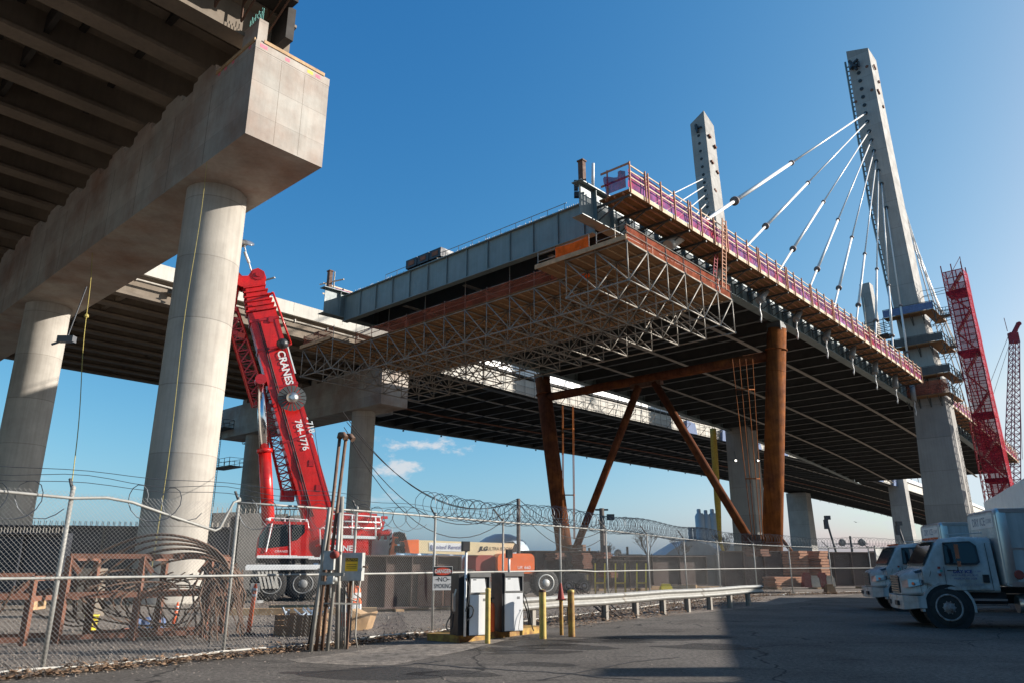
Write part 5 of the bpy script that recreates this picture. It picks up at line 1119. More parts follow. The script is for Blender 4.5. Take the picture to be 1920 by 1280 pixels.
# ------------------------------------------------------------------ fuel island
# local frame: island runs from front-left to back-right, pumps face the lot
ISL = V((-.62,17.75,0)); ia = math.atan2(2.6, 1.9); ir = .92; iu = V((math.cos(ir), math.sin(ir), 0)); iv = V((math.sin(ir), -math.cos(ir), 0))
isl = solo('pump_island', MB().hexa([ISL+iu*a+iv*b+V((0,0,0)) for a, b in ((-1.35,-.5),(1.75,-.5),(1.75,.42),(-1.35,.42))], [ISL+iu*a+iv*b+V((0,0,.15)) for a, b in ((-1.35,-.5),(1.75,-.5),(1.75,.42),(-1.35,.42))]), M['yel_rust'], 'low kerbed island with worn yellow paint under the two fuel pumps', 'pump island')
def pump(loc, rot, label):
    """local: x right along the front, y depth (front at -y), z up"""
    t = thing('fuel_pump', label, 'fuel pump', loc, rot, 'fuel pumps'); W_, D_, H_ = .56, .62, 1.42
    g = MB(); g.box((0,.0,.70), (W_,D_,1.40)); cs = obj('casing', g, M['blackp'], t, False)
    g = MB(); g.box((.0,-D_/2-.008,.47), (W_+.02,.02,.90)); obj('front_panel', g, M['white'], t, False)
    g = MB(); g.box((0,-D_/2-.02,1.37), (W_+.05,.07,.10)); g.box((0,-D_/2-.012,.945), (W_+.03,.035,.035)); g.box((-W_/2-.005,-D_/2-.01,1.14), (.03,.04,.42)); g.box((W_/2+.005,-D_/2-.01,1.14), (.03,.04,.42)); obj('trim', g, M['alu'], t, False)
    g = MB(); g.hexa([(-.26,-D_/2-.012,.97),(.2,-D_/2-.012,.97),(.2,-D_/2+.0,.97),(-.26,-D_/2+.0,.97)], [(-.26,-D_/2-.012,1.31),(.14,-D_/2-.012,1.31),(.14,-D_/2+.0,1.31),(-.26,-D_/2+.0,1.31)]); dp = obj('display_panel', g, M['white'], t, False)
    g = MB(); g.box((-.15,-D_/2-.014,1.26), (.09,.004,.02)); obj('marking', g, M['signk'], dp, False)
    g = MB(); g.box((.0,-D_/2-.0195,.47), (W_-.03,.004,.86)); g.box((.0,-D_/2-.0195,.06), (W_-.02,.006,.05)); obj('panel_skirt', g, M['pumpw'], t, False)
    g = MB(); g.box((.14,-D_/2-.023,.80), (.09,.003,.06)); g.box((.2,-D_/2-.024,.5), (.025,.012,.035)); obj('lock', g, M['grey'], t, False)
    g = MB(); x_ = -W_/2-.07; g.tube([(x_,-.2,.0),(x_,-.2,1.95)], .035, 10); g.box((x_,-.2,1.98), (.16,.14,.2)); g.box((x_,-.2,1.05), (.12,.3,.9)); 
    return t, cs
def hose(t, pts, nm='hose', r=.018):
    g = MB(); P = [V(p) for p in pts]; Q = []
    for i in range(len(P)-1):
        p0 = P[max(i-1,0)]; p1 = P[i]; p2 = P[i+1]; p3 = P[min(i+2,len(P)-1)]
        for k in range(6):
            s = k/6; Q.append(.5*((2*p1)+(p2-p0)*s+(2*p0-5*p1+4*p2-p3)*s*s+(3*p1-p0-3*p2+p3)*s**3))
    g.tube(Q+[P[-1]], r, 8); return obj(nm, g, M['black'], t, False)
pr_ = -.12
for (u, v), lb, kind in (((893,1192), 'white-fronted fuel pump on the left with its hose hanging on the left side', 0), ((959,1184), 'white-fronted fuel pump on the right with hoses drooping on its right side', 1)):
    c = at_z(u-6, v, .15); c = c + V((.0,.25,0)); t, cs = pump(V((c.x, c.y+.1, .15)), .50, lb); t.scale = (.80, .80, .885)
    x_ = -.40 if kind == 0 else -.0
    if kind == 0:
        g = MB(); g.tube([(x_,-.28,.0),(x_,-.28,1.95)], .035, 10); g.box((x_-.02,-.28,2.03), (.19,.12,.22)); obj('hose_mast', g, M['white'], t, False)
        g = MB(); g.box((x_-.02,-.28,2.03), (.2,.13,.23)); g.box((-.43,.1,.70), (.22,.5,1.38)); obj('side_cabinet', g, M['blackp'], t, False)
        hose(t, [(-.42,-.33,1.3),(-.34,-.36,1.1),(-.36,-.36,.8),(-.42,-.36,.55)]); hose(t, [(-.40,-.36,.35),(-.26,-.4,.45),(-.22,-.4,.6),(-.30,-.4,.68),(-.38,-.38,.62)])
        hose(t, [(-.66,-.12,.75),(-.72,-.14,.5),(-.86,-.15,.28),(-.84,-.15,.16),(-.70,-.13,.2),(-.66,-.12,.5)])
        g = MB(); g.bar((-.67,-.15,.55),(-.67,-.15,.95), .07,.06); g.bar((-.67,-.17,.9),(-.63,-.2,1.05), .05,.04); obj('nozzle', g, M['alu'], t, False)
    else:
        g = MB(); g.tube([(.02,.0,1.40),(.02,.0,1.8)], .035, 10); obj('hose_mast', g, M['white'], t, False)
        g = MB(); g.box((.02,.0,1.88), (.17,.12,.22)); g.box((-.30,.02,.69), (.14,.66,1.38)); obj('side_cabinet', g, M['blackp'], t, False)
        hose(t, [(.30,-.1,1.35),(.40,-.12,1.1),(.42,-.12,.8),(.34,-.12,.65)]); hose(t, [(.30,-.15,1.0),(.44,-.2,.8),(.52,-.25,.5),(.60,-.3,.1),(.62,-.35,.0)], r=.016); hose(t, [(.30,-.2,.95),(.37,-.22,.7),(.5,-.2,.45),(.52,-.2,.3)], r=.02); hose(t, [(.26,-.36,.5),(.18,-.38,.35),(.12,-.38,.1),(.14,-.38,.02)], r=.006)
g = MB(); c = at_z(919,1184,.15)+V((0,.12,0)); ex = thing('fire_extinguisher', 'red fire extinguisher standing between the two fuel pumps', 'fire extinguisher', c)
g.lathe(c, [(.085,0),(.10,.02),(.10,.5),(.08,.58),(.03,.62)], 18); obj('cylinder', g, M['orange'], ex); g = MB(); g.box(c+V((0,-.02,.65)), (.05,.09,.07)); g.bar(c+V((0,-.02,.69)), c+V((.08,-.06,.71)), .025); obj('valve', g, M['blackp'], ex)
# bollards
def bollard(u, v, h, r, label, m='yel_pole'):
    c = at_z(u, v); g = MB(); n = 3; g.lathe(c, [(r,0),(r,h-.03),(r*.9,h),(r*.3,h+.01)], 20); t = thing('bollard', label, 'bollard', c, 0, 'yellow bollards'); b_ = obj('post', g, M[m], t)
    g = MB(); g.lathe(c+V((0,0,h-.05)), [(r+.003,0),(r+.003,.03),(r*.9,.054),(.01,.058)], 20); obj('cap', g, M['rust_dark'] if m == 'yel_pole' and r > .07 else M['yel_pole'], t); return c
bollard(914,1206,1.09,.056,'slim yellow bollard in front of the gap between the pumps')
bollard(1018,1197,1.03,.077,'clean yellow bollard just right of the pump island')
bollard(1072,1193,1.01,.077,'chipped yellow bollard with rusty top, rightmost of the bollards','yel_rust')
c = bollard(1053,1190,.78,.045,'thin rusty yellow post topped by an upturned cone','yel_rust')
g = MB(); g.box(c+V((0,0,.79)), (.23,.23,.02)); g.lathe(c+V((0,0,.80)), [(.085,0),(.07,.08),(.022,.34),(.012,.36)], 18); solo('traffic_cone', g, M['cone'], 'faded red cone perched on the thin rusty post', 'traffic cone')
# ------------------------------------------------------------------ conduits and control box
cl = thing('conduit_risers', 'cluster of rusty and grey conduit pipes strapped together beside the fence', 'pipes', at_z(612,1219))
for pts, r0, mm in (
    ([(582,1222,14.9),(600,1090,15.0),(615,975,15.0),(618,950,15.0)], .038, 'conduit'),
    ([(592,1222,15.0),(611,1060,15.0),(637,820,15.1)], .034, 'rustpipe'),
    ([(603,1222,15.1),(619,1060,15.1),(648,825,15.2)], .034, 'rustpipe'),
    ([(613,1221,15.0),(631,1050,15.1),(637,960,15.1)], .036, 'conduit'),
    ([(577,1222,15.2),(604,1060,15.2),(605,1010,15.2)], .03, 'blackp'),
    ([(632,1217,15.4),(635,1090,15.4),(641,930,15.4)], .05, 'conduit'),
    ([(637,1217,15.4),(640,1100,15.4)], .018, 'conduit'), ([(641,1217,15.4),(645,1100,15.4)], .018, 'conduit'), ([(646,1216,15.4),(648,1100,15.4)], .016, 'conduit'),
    ([(652,1214,15.5),(653,1092,15.5)], .02, 'rustpipe'), ([(670,1213,15.6),(666,1190,15.6),(670,1125,15.6),(676,1085,15.6)], .016, 'conduit'), ([(645,1100,15.3),(652,1120,15.3),(671,1127,15.3)], .014, 'conduit')):
    g = MB(); g.tube([at_y(*p) for p in pts], r0, 10); obj('pipe', g, M[mm], cl)
g = MB(); a = at_y(637,820,15.1); b2 = at_y(648,823,15.2)
for q, s0 in ((a,1),(b2,1.2)): g.tube([q, q+V((.02,-.05,.06)), q+V((.1*s0,-.12,.05)), q+V((.16*s0,-.15,-.03))], .06, 10)
obj('weatherhead', g, M['rustpipe'], cl)
g = MB()
for (u0, v0, u1, v1) in ((605,1034,640,1036),(600,1075,645,1076),(598,1092,636,1092)): g.bar(at_y(u0,v0,14.9), at_y(u1,v1,14.9), .05, .06)
g.bar(at_y(600,1130,15.0), at_y(675,1131,15.3), .03, .03); obj('strap', g, M['conduit'], cl)
g = MB(); c = at_y(618,1050,14.85); g.box(c, (.2,.14,.34)); g.box(at_y(620,1086,14.8), (.12,.12,.14)); g.tube([at_y(620,1086,14.8), at_y(632,1085,14.8)], .04, 8); g.tube([at_y(619,1120,14.9), at_y(621,1060,14.9)], .018, 6); obj('switch_box', g, M['panel'], cl)
g = MB(); g.lathe(at_y(624,1040,14.72), [(.07,0),(.075,.08),(.06,.14),(.01,.16)], 16, (.7,-.7,.1)); obj('alarm_beacon', g, M['cone'], cl)
g = MB(); q0 = at_y(638,1088,15.05); q1 = at_y(680,1035,15.05); ww = q1.x-q0.x; hh = q1.z-q0.z; cb_ = thing('control_box', 'grey metal control box with yellow CAUTION label beside the conduit pipes', 'electrical box', V(((q0.x+q1.x)/2,15.2,q0.z)))
o_ = V(((q0.x+q1.x)/2,15.2,(q0.z+q1.z)/2)); g.box(o_, (ww,.28,hh)); bx = obj('enclosure', g, M['panel'], cb_)
g = MB(); g.box(o_+V((.01,-.15,0)), (ww-.02,.02,hh-.02)); g.box(o_+V((ww/2,-.17,-.05)), (.03,.03,.06)); dr_ = obj('door', g, M['panel'], bx)
lc = o_+V((-.0,-.162,.04)); g = MB(); g.box(lc, (.25,.004,.25)); lb_ = obj('caution_label', g, M['signy'], dr_)
g = MB(); g.box(lc+V((0,-.003,.09)), (.245,.003,.058)); g.box(lc+V((0,-.003,-.035)), (.20,.002,.008)); g.box(lc+V((0,-.003,-.065)), (.2,.002,.008)); g.box(lc+V((0,-.003,0)), (.2,.002,.008)); obj('header', g, M['signk'], dr_)
g = MB(); g.text('CAUTION', .052, lc+V((0,-.0052,.09)), (1,0,0), (0,0,1), 0, bold=.001); obj('lettering', g, M['signy'], dr_)
g = MB(); g.bar(o_+V((-.05,.1,-hh/2)), V((o_.x-.05, 15.3, 0)), .05); g.tube([o_+V((.05,0,-hh/2)), o_+V((.06,0,-hh/2-.25)), o_+V((.2,.1,-hh/2-.35))], .012, 5); g.tube([o_+V((ww/2,-.05,-.0)), o_+V((ww/2+.1,-.1,-.01))], .02, 6); obj('support', g, M['rustpipe'], cb_)
# ------------------------------------------------------------------ yard: left
def girder(label, p, q, h, m, grp, studs=False, nst=6, flange=.5, z0=.35):
    t = thing('steel_girder', label, 'steel girder', (p+q)/2, 0, grp); d = (q-p).normalized(); n_ = V((-d.y,d.x,0)); L_ = (q-p).length
    g = MB(); g.bar(p+V((0,0,z0+h/2)), q+V((0,0,z0+h/2)), .04, h); g.bar(p+V((0,0,z0+.02)), q+V((0,0,z0+.02)), flange, .05); g.bar(p+V((0,0,z0+h)), q+V((0,0,z0+h)), flange, .05); obj('plate', g, M[m], t)
    for k in range(nst+1): g = MB(); c = p.lerp(q, k/nst); g.bar(c-n_*flange*.48+V((0,0,z0+h/2)), c+n_*flange*.48+V((0,0,z0+h/2)), .03, h-.06); obj('stiffener', g, M[m], t)
    for k in range(3): g = MB(); c = p.lerp(q, .1+.4*k); g.bar(c-n_*.5+V((0,0,z0/2-.01)), c+n_*.5+V((0,0,z0/2-.01)), .3, z0-.03); obj('timber_block', g, M['wood'], t)
    if studs:
        g = MB()
        for k in range(int(L_/.22)):
            for o in (-.12, .12): c = p+d*(.1+.22*k)+n_*o+V((0,0,z0+h+.02)); g.tube([c, c+V((0,0,.2))], .015, 4)
        obj('shear_stud', g, M['galv'], t)
    return t
girder('long black girder with rows of studs on top, lying behind the rusty racks at left', V((-24,30.5,0)), V((-12.5,33.5,0)), 2.75, 'navy', 'girders stored in the yard', True, 7)
girder('black girder end with studs, leftmost in the yard behind the racks', V((-24,27.0,0)), V((-16.5,28.2,0)), 2.3, 'navy', 'girders stored in the yard', True, 5)
g = MB(); a = V((-15.0,37.5,0)); b2 = V((-10.9,40.5,0)); t = thing('girder_segment', 'tall dark grey steel segment with studs on top, left of the crane cab', 'steel girder', a.lerp(b2,.5))
for k in range(4):
    p = a.lerp(b2, k/4); q = a.lerp(b2, (k+1)/4-.005); d = (q-p).normalized(); n_ = V((d.y,-d.x,0)); g.hexa([p, p+n_*(.2+.25*(k%2)), q+n_*(.2+.1*(k%2)), q], [p+V((0,0,4.0)), p+n_*(.2+.25*(k%2))+V((0,0,4.0)), q+n_*(.2+.1*(k%2))+V((0,0,4.1)), q+V((0,0,4.1))])
obj('plate', g, M['dgrey'], t); g = MB()
for k in range(22): p = a.lerp(b2, k/22); g.tube([p+V((0,0,4.0)), p+V((0,0,4.3))], .02, 4)
obj('shear_stud', g, M['galv'], t)
g = MB(); a = V((-11.4,37.6,0)); g.tube([a, a+V((0,0,4.2))], .03, 6); g.tube([a+V((.25,0,0)), a+V((.25,0,3.8))], .03, 6); g.bar(a+V((-.5,0,4.2)), a+V((.8,0,4.2)), .06)
solo('portal_frame', g, M['galv'], 'thin metal frame with a crossbar standing before the tall dark segment', 'frame')
# rusty racks holding cable loops
def rack(x0, x1, y0, y1, h, label):
    t = thing('steel_rack', label, 'rack', V(((x0+x1)/2,(y0+y1)/2,0)), 0, 'rusty steel racks'); P = lambda a, b: V((x0+(x1-x0)*a, y0+(y1-y0)*a+b, 0))
    for a in (0, .5, 1):
        for b in (0, 1.1): g = MB(); g.bar(P(a,b), P(a,b)+V((0,0,h)), .12, .12); obj('upright', g, M['rust_red'], t)
        g = MB(); g.bar(P(a,0)+V((0,0,h-.05)), P(a,1.1)+V((0,0,h-.05)), .1); g.bar(P(a,0)+V((0,0,.9)), P(a,1.1)+V((0,0,.9)), .1); obj('cross_bar', g, M['rust_red'], t)
    g = MB()
    for b in (0, 1.1):
        for z_, th in ((h, .10), (.95, .12), (.12,.1)): g.bar(P(0,b)+V((0,0,z_)), P(1,b)+V((0,0,z_)), th)
    for a in (0, .5, 1): g.bar(P(a,0)+V((0,0,h-.05)), P(a+(.08 if a < 1 else -.08),0)+V((0,0,h-.35)), .09)
    obj('rail', g, M['rust_red'], t); return t
rack(-9.45, -6.95, 16.3, 17.6, 1.75, 'rusty red steel rack draped with thick cable loops, behind the leaning fence post')
rack(-12.4, -9.9, 14.6, 15.9, 1.35, 'lower rusty rack at the left edge, behind the fence')
g = MB()
for k in range(6):
    c = V((-7.9+.12*k, 16.9+.1*k, 1.0)); rx = 1.75-.12*k; rz = 1.22-.12*k; n0 = 26; pts = [c+V((rx*math.cos(R(205-230*j/n0)), .05*j*.2+.1*math.sin(j*.8+k), rz*math.sin(R(205-230*j/n0))+.02*k)) for j in range(n0+1)]; g.tube(pts, .03, 6)
for k in range(22):
    c = V((random.uniform(-9.6,-7.0), random.uniform(16.6,17.9), random.uniform(.55,1.05))); rx = random.uniform(.5,1.15); rz = random.uniform(.25,.7); a0 = random.uniform(0,90); pts = [c+V((rx*math.cos(R(a0+j*12)), .3*math.sin(j*.5), rz*math.sin(R(a0+j*12)))) for j in range(22)]; g.tube(pts, .018, 5)
solo('cable_coils', g, M['cable_brown'], 'tangle of thick brown cable loops arching over the rusty rack', 'cables', 'cable tangles')
g = MB()
for k in range(34):
    a = V((random.uniform(-7.05,-6.2), random.uniform(16.4,17.8), random.uniform(1.35,1.6))); b2 = V((a.x+random.uniform(-1.5,1.3)*.6, a.y+random.uniform(-.4,.4), random.uniform(0,.25))); m_ = a.lerp(b2,.5)+V((random.uniform(-.35,.35),0,.12)); g.tube([a, a.lerp(m_,.5)+V((0,0,.1)), m_, b2], random.choice([.012,.018,.024]), 5)
solo('cable_bundle', g, M['cable_brown'], 'sheaf of hanging wires drooping from the right end of the rack', 'cables', 'cable tangles'); g = MB()
for k in range(22):
    a = V((random.uniform(-12.2,-9.8), random.uniform(14.4,16), random.uniform(1.0,1.5))); b2 = V((a.x-random.uniform(.2,1.4), a.y+random.uniform(-.4,.4), 0.02)); g.tube([a, a.lerp(b2,.5)+V((.2,0,.15)), b2], random.choice([.014,.02]), 5)
solo('cable_bundle', g, M['rustpipe'], 'loose wires drooping from the lower rack at the left edge', 'cables', 'cable tangles')
g = MB(); c = at_z(168,1181); bk = thing('bucket', 'yellow plastic bucket standing under the rusty rack', 'bucket', c); g.lathe(c, [(.13,0),(.16,.34),(.17,.34),(.17,.37),(.15,.37),(.14,.35)], 20); obj('body', g, M['yellow_b'], bk)
g = MB(); g.tube([c+V((.17*math.cos(R(a)), -.02, .33-.14*math.sin(R(a)))) for a in range(0,181,15)], .006, 5); obj('handle', g, M['blackp'], bk)
def delineator(u, v, h, label, r=.055, lean=(.0,0)):
    c = at_z(u, v); t = thing('delineator_post', label, 'delineator', c, 0, 'orange delineator posts'); l_ = V((lean[0],lean[1],0))
    g = MB(); g.tube([c, c+l_*h+V((0,0,h))], [r,r*.75], 14); g.tube([c+l_*h+V((0,0,h)), c+l_*h+V((0,0,h+.06))], [r*.5,r*.45], 10); obj('post', g, M['orange'], t)
    g = MB()
    for q in (.78,.90): g.tube([c+l_*h*q+V((0,0,h*q)), c+l_*h*(q+.055)+V((0,0,h*(q+.055)))], r*.82+.004, 14)
    obj('reflective_band', g, M['white'], t); g = MB(); g.lathe(c, [(.17,0),(.17,.03),(.06,.05)], 8); obj('base', g, M['black'], t)
delineator(465,1189,1.08,'orange delineator post with two white bands, alone right of the fence post',lean=(.06,0))
delineator(384,1172,.75,'faded orange marker behind the hanging wires',.07); delineator(322,1183,.62,'small orange marker leaning under the rack wires',.05,(.1,0)); delineator(344,1120,.62,'orange and white marker behind the rack top',.05,(.12,0))
g = MB(); c = at_z(272,1180); 
for k in range(3): g.lathe(c+V((-.25+.25*k,.1*k,0)), [(.12,0),(.16,.1),(.13,.24),(.04,.3)], 10)
solo('tarp_bundle', g, M['blue'], 'bundle of blue cloth lying under the right half of the rack', 'bundle')
g = MB(); c = at_z(235,1186); g.bar(c+V((-.15,0,.05)), c+V((.2,.1,.07)), .12, .08); g.bar(c+V((-.45,1.2,.95)), c+V((-.38,1.2,1.15)), .1, .1); solo('red_debris', g, M['orange'], 'small red plastic pieces on the gravel beside the bucket', 'debris')
# concrete blocks and rubble behind
for (u0, v0, u1, v1, y_, lb) in ((435,1128,470,1105,33,'square concrete block below the crane carrier front'), (407,1160,438,1112,31,'rough tan concrete block right of the hanging wires'), (140,1112,180,1065,24,'cardboard coloured block behind the upper left of the rack')):
    a = at_y(u0,v0,y_); b2 = at_y(u1,v1,y_); g = MB(); m3 = Matrix.Rotation(.2, 3, 'Z'); g.box(((a.x+b2.x)/2, y_+.4, b2.z/2), (b2.x-a.x, .9, b2.z), m3); g.box(((a.x+b2.x)/2-.1, y_+.1, .08), (b2.x-a.x+.5, 1.4, .16), m3); solo('concrete_block', g, M['girder_conc'], lb, 'block', 'concrete blocks')
g = MB()
for k in range(3): y_ = 25+2.2*k; g.bar(V((-9.5+1.0*k,y_,.1)), V((-4.5+1.5*k,y_+.8,.1)), .3, .2)
solo('timber_beams', g, M['wood'], 'timber beams lying on gravel behind the orange post', 'timber')
# wooden crate with tools
c = at_z(556,1192); g = MB(); cr = thing('wooden_crate', 'open brown wooden box full of scraps behind the conduit pipes', 'crate', c)
for k in range(4): z_ = .06+.115*k; g.box(c+V((0,0,z_)), (1.05,.03,.105)); g.box(c+V((0,.7,z_)), (1.05,.03,.105)); g.box(c+V((-.52,.35,z_)), (.03,.7,.105)); g.box(c+V((.52,.35,z_)), (.03,.7,.105))
g.box(c+V((0,.35,.1)), (1.0,.66,.05)); obj('side_boards', g, M['cardboard'], cr)
g = MB()
for k in range(14): q = c+V((random.uniform(-.4,.4),random.uniform(.1,.6),.42)); g.bar(q, q+V((random.uniform(-.3,.3),random.uniform(-.1,.1),random.uniform(.02,.2))), .05, .03)
obj('contents', g, M['silo'], cr)
# orange barrel, plywood sheets
c = at_z(664,1186); bar_ = thing('traffic_barrel', 'orange and white traffic barrel behind the control box', 'traffic barrel', c+V((-.55,2.2,0))); c = c+V((-.55,2.2,0))
g = MB(); g.lathe(c, [(.30,0),(.28,.3),(.26,.33),(.25,.62),(.23,.66),(.22,.92),(.18,1.0),(.05,1.02)], 20); obj('body', g, M['orange'], bar_)
g = MB(); g.lathe(c+V((0,0,.35)), [(.262,0),(.256,.2)], 20); g.lathe(c+V((0,0,.7)), [(.236,0),(.228,.14)], 20); obj('reflective_band', g, M['white'], bar_)
c = at_z(672,1182); g = MB(); g.prism([c+V((-.3,0,0)), c+V((.12,.25,0)), c+V((.25,.25,.42)), c+V((.02,.12,.38)), c+V((-.22,0,.5))], (.12,.28,.02)); solo('plywood_scrap', g, M['wood'], 'tan broken board leaning by the traffic barrel', 'board')
# ------------------------------------------------------------------ yard: middle
t = girder('brown steel girder directly behind the fence, between the control box and the pumps', V((-6.2,26.0,0)), V((-2.0,28.4,0)), 1.75, 'brown', 'girders stored in the yard', False, 5, .6, .1)
g = MB()
for k, (a, b2, mm) in enumerate((((-2.9,27.6),(.9,.5),'rust_red'), ((-1.9,28.0),(1.0,.7),'wood'))): g.box((a[0],a[1],.75), (b2[0],b2[1],1.2))
solo('timber_stack', g, M['rust_red'], 'rusty stacked blocks at the right end of the brown girder', 'stack', 'material stacks')
def stack(u0, u1, v0, v1, y_, label, m='wood_red', n=7, dep=1.4, grp='material stacks'):
    a = at_y(u0,v1,y_); b2 = at_y(u1,v0,y_); t = thing('timber_stack', label, 'timber stack', V(((a.x+b2.x)/2,y_+dep/2,0)), 0, grp); h = b2.z-max(a.z,0); z0 = max(a.z,0)
    for k in range(n):
        g = MB(); o = random.uniform(-.08,.08); zz = z0+h*(k+.45)/n; g.box(((a.x+b2.x)/2+o, y_+dep/2, zz), (b2.x-a.x, dep, h/n*.82)); obj('timber', g, M[m], t)
    t.rotation_euler.z = R(24); return t
for i, (p, q, h) in enumerate((((3.5,50),(13.5,53.5),1.9), ((13.5,49),(20.5,50.5),2.2), ((2.0,46),(8.5,47.5),1.6), ((20,50.5),(26.5,51.8),2.15), ((0.5,49),(5.5,50),2.2))):
    girder(['long brown girder lying across the middle of the yard', 'brown girder left of the two timber piers at right', 'shorter brown girder behind the yellow stake racks', 'brown girder behind the two timber piers at right', 'brown girder at the foot of the left trestle leg'][i], V((*p,0)), V((*q,0)), h, 'brown', 'girders stored in the yard', False, 5, .5, .15)
stack(1033,1052,1035,1048,46,'small timber pile on top of the girder left of the trestle foot','rust_red',3)
stack(1083,1101,1035,1065,45,'tall orange-brown timber pile right of the left trestle foot','rust_red',8)
stack(1124,1139,1034,1046,46,'small timber pile on the girder below the utility pole','rust_red',3)
stack(1492,1508,1031,1078,44.5,'weathered timber pier, left of the pair behind the fence','wood_red',9)
stack(1530,1546,1031,1078,44.5,'weathered timber pier, right of the pair behind the fence','wood_red',9)
stack(1418,1437,1028,1042,46,'orange-brown timber pile beside the foot of the rusty trestle leg','rust_red',3)
stack(1440,1515,1080,1100,43.8,'stack of dark planks under the leaning fence posts','wood_red',5,1.0)
stack(1135,1150,1068,1082,43,'short rust coloured blocks inside the yellow stake racks','rust_red',3)
def block(u0, u1, v0, v1, y_, m, nm, lb, cat, grp=None, taper=.12):
    a = at_y(u0,v1,y_); b2 = at_y(u1,v0,y_); g = MB(); x0, x1, h = a.x, b2.x, b2.z; z0 = max(0,a.z); t_ = (x1-x0)*taper
    g.hexa([(x0,y_,z0),(x1,y_,z0),(x1,y_+.6,z0),(x0,y_+.6,z0)], [(x0+t_,y_+.1,h),(x1-t_,y_+.1,h),(x1-t_,y_+.5,h),(x0+t_,y_+.5,h)]); g.box(((x0+x1)/2,y_+.3,h+.05),((x1-x0)*(1-2*taper)*.8,.3,.1)); g.box(((x0+x1)/2,y_+.3,z0+.04),((x1-x0)*1.02,.64,.08)); return solo(nm, g, M[m], lb, cat, grp)
for u, lb in ((1516,'left'), (1546,'right')): block(u-6,u+7,1076,1100,43.5,'cone','water_barrier','red plastic barrier, %s of the two behind the fence'%lb,'barrier','plastic barriers')
for u, lb in ((1532,'left'), (1561,'right')): block(u-8,u+5,1082,1100,43.4,'wood_l','water_barrier','cream plastic barrier, %s of the two behind the fence'%lb,'barrier','plastic barriers',.02)
# yellow stake racks
for i, (u0, u1) in enumerate(((1116,1134),(1154,1172),(1194,1211))):
    t = thing('stake_rack', 'yellow U-shaped stake rack, %s of three in the yard' % ('left','middle','right')[i], 'rack', at_y((u0+u1)/2,1094,42), 0, 'yellow stake racks'); g = MB()
    for u in (u0,u1): a = at_y(u,1092,42); g.bar(a, at_y(u,1055,42), .07); 
    obj('stake', g, M['yellow_b'], t); g = MB(); g.bar(at_y(u0,1092,42), at_y(u1,1092,42), .09); g.bar(at_y(u0,1092,42), V((at_y(u0,1092,42).x,42,0)), .09); g.bar(at_y(u1,1092,42), V((at_y(u1,1092,42).x,42,0)), .09); obj('cross_bar', g, M['yellow'], t)
block(1240,1262,1098,1107,38,'yellow_b','bin','yellow plastic bin behind the guardrail','bin',None,.05)
for k, u in enumerate((1128, 1182, 1238, 1290, 1342, 1396)):
    g = MB(); c = at_z(u, random.uniform(1099,1109)); a = random.uniform(-.4,.4)
    for q in range(1+k % 3): g.bar(c+V((.1*q,.02*q,.06+.11*q)), c+V((2.2*math.cos(a),2.2*math.sin(a),.07+.11*q)), .2, .1)
    solo('loose_plank', g, M['wood'], '%s from the left of six tan planks lying before the long brown girder' % ords[k], 'plank', 'loose planks')
# pickup truck rear
t = thing('pickup_truck', 'dark pickup truck seen behind the boom lift wheel, below the trestle foot', 'pickup truck', at_y(1080,1098,44)); pk = lambda u, v, d=0: at_y(u, v, 44)+V((0,d,0))
g = MB(); g.prism([pk(*p) for p in ((1058,1093),(1058,1078),(1062,1073),(1072,1066),(1084,1066),(1086,1074),(1103,1075),(1103,1093))], (0,1.9,0)); obj('body', g, M['dgrey'], t)
g = MB(); g.prism([pk(*p,-.01) for p in ((1065,1074),(1073,1068),(1082,1068),(1083,1074))], (0,.01,0)); obj('window', g, M['glass'], t); g = MB(); g.prism([pk(*p,-.03) for p in ((1096,1076),(1103,1076),(1103,1091),(1096,1090))], (0,.03,0)); obj('grille', g, M['chrome'], t)
for u in (1066, 1095): wheel(t, (pk(u,1095).x, 43.95, .36), .36, .24, (0,-1,0)); wheel(t, (pk(u,1095).x, 45.9, .36), .36, .24, (0,1,0))
# long screened fence at back right
g = MB(); a = V((21.2,44.35,0)); b2 = V((52,56,0)); n = 26; t = thing('screened_fence', 'fence covered with grey wind screen behind the parked trucks', 'fence', a.lerp(b2,.3))
g.grid(a+V((0,0,.1)), b2-a, V((0,0,2.4)), 120, 4, lambda p, q: V((0,.12*math.sin(p*90)*q,0))); obj('wind_screen', g, M['panel'], t)
g = MB()
for k in range(11): p = a.lerp(b2,k/10); g.tube([p, p+V((0,0,2.6))], .04, 6)
obj('post', g, M['galv'], t)
g = MB(); g.bar(V((8,57,1.1)), V((40,60,1.1)), .05, 2.2)
for k in range(14): p = V((8,56.9,0)).lerp(V((40,59.9,0)), k/13); g.bar(p, p+V((0,0,2.3)), .08)
solo('barrier_wall', g, M['dgrey'], 'dark hoarding along the back of the yard', 'hoarding')
# debris bag
block(1552,1568,1098,1114,42,'cardboard','debris_bag','torn brown bag of rubbish lying on the lot before the far fence','bag')
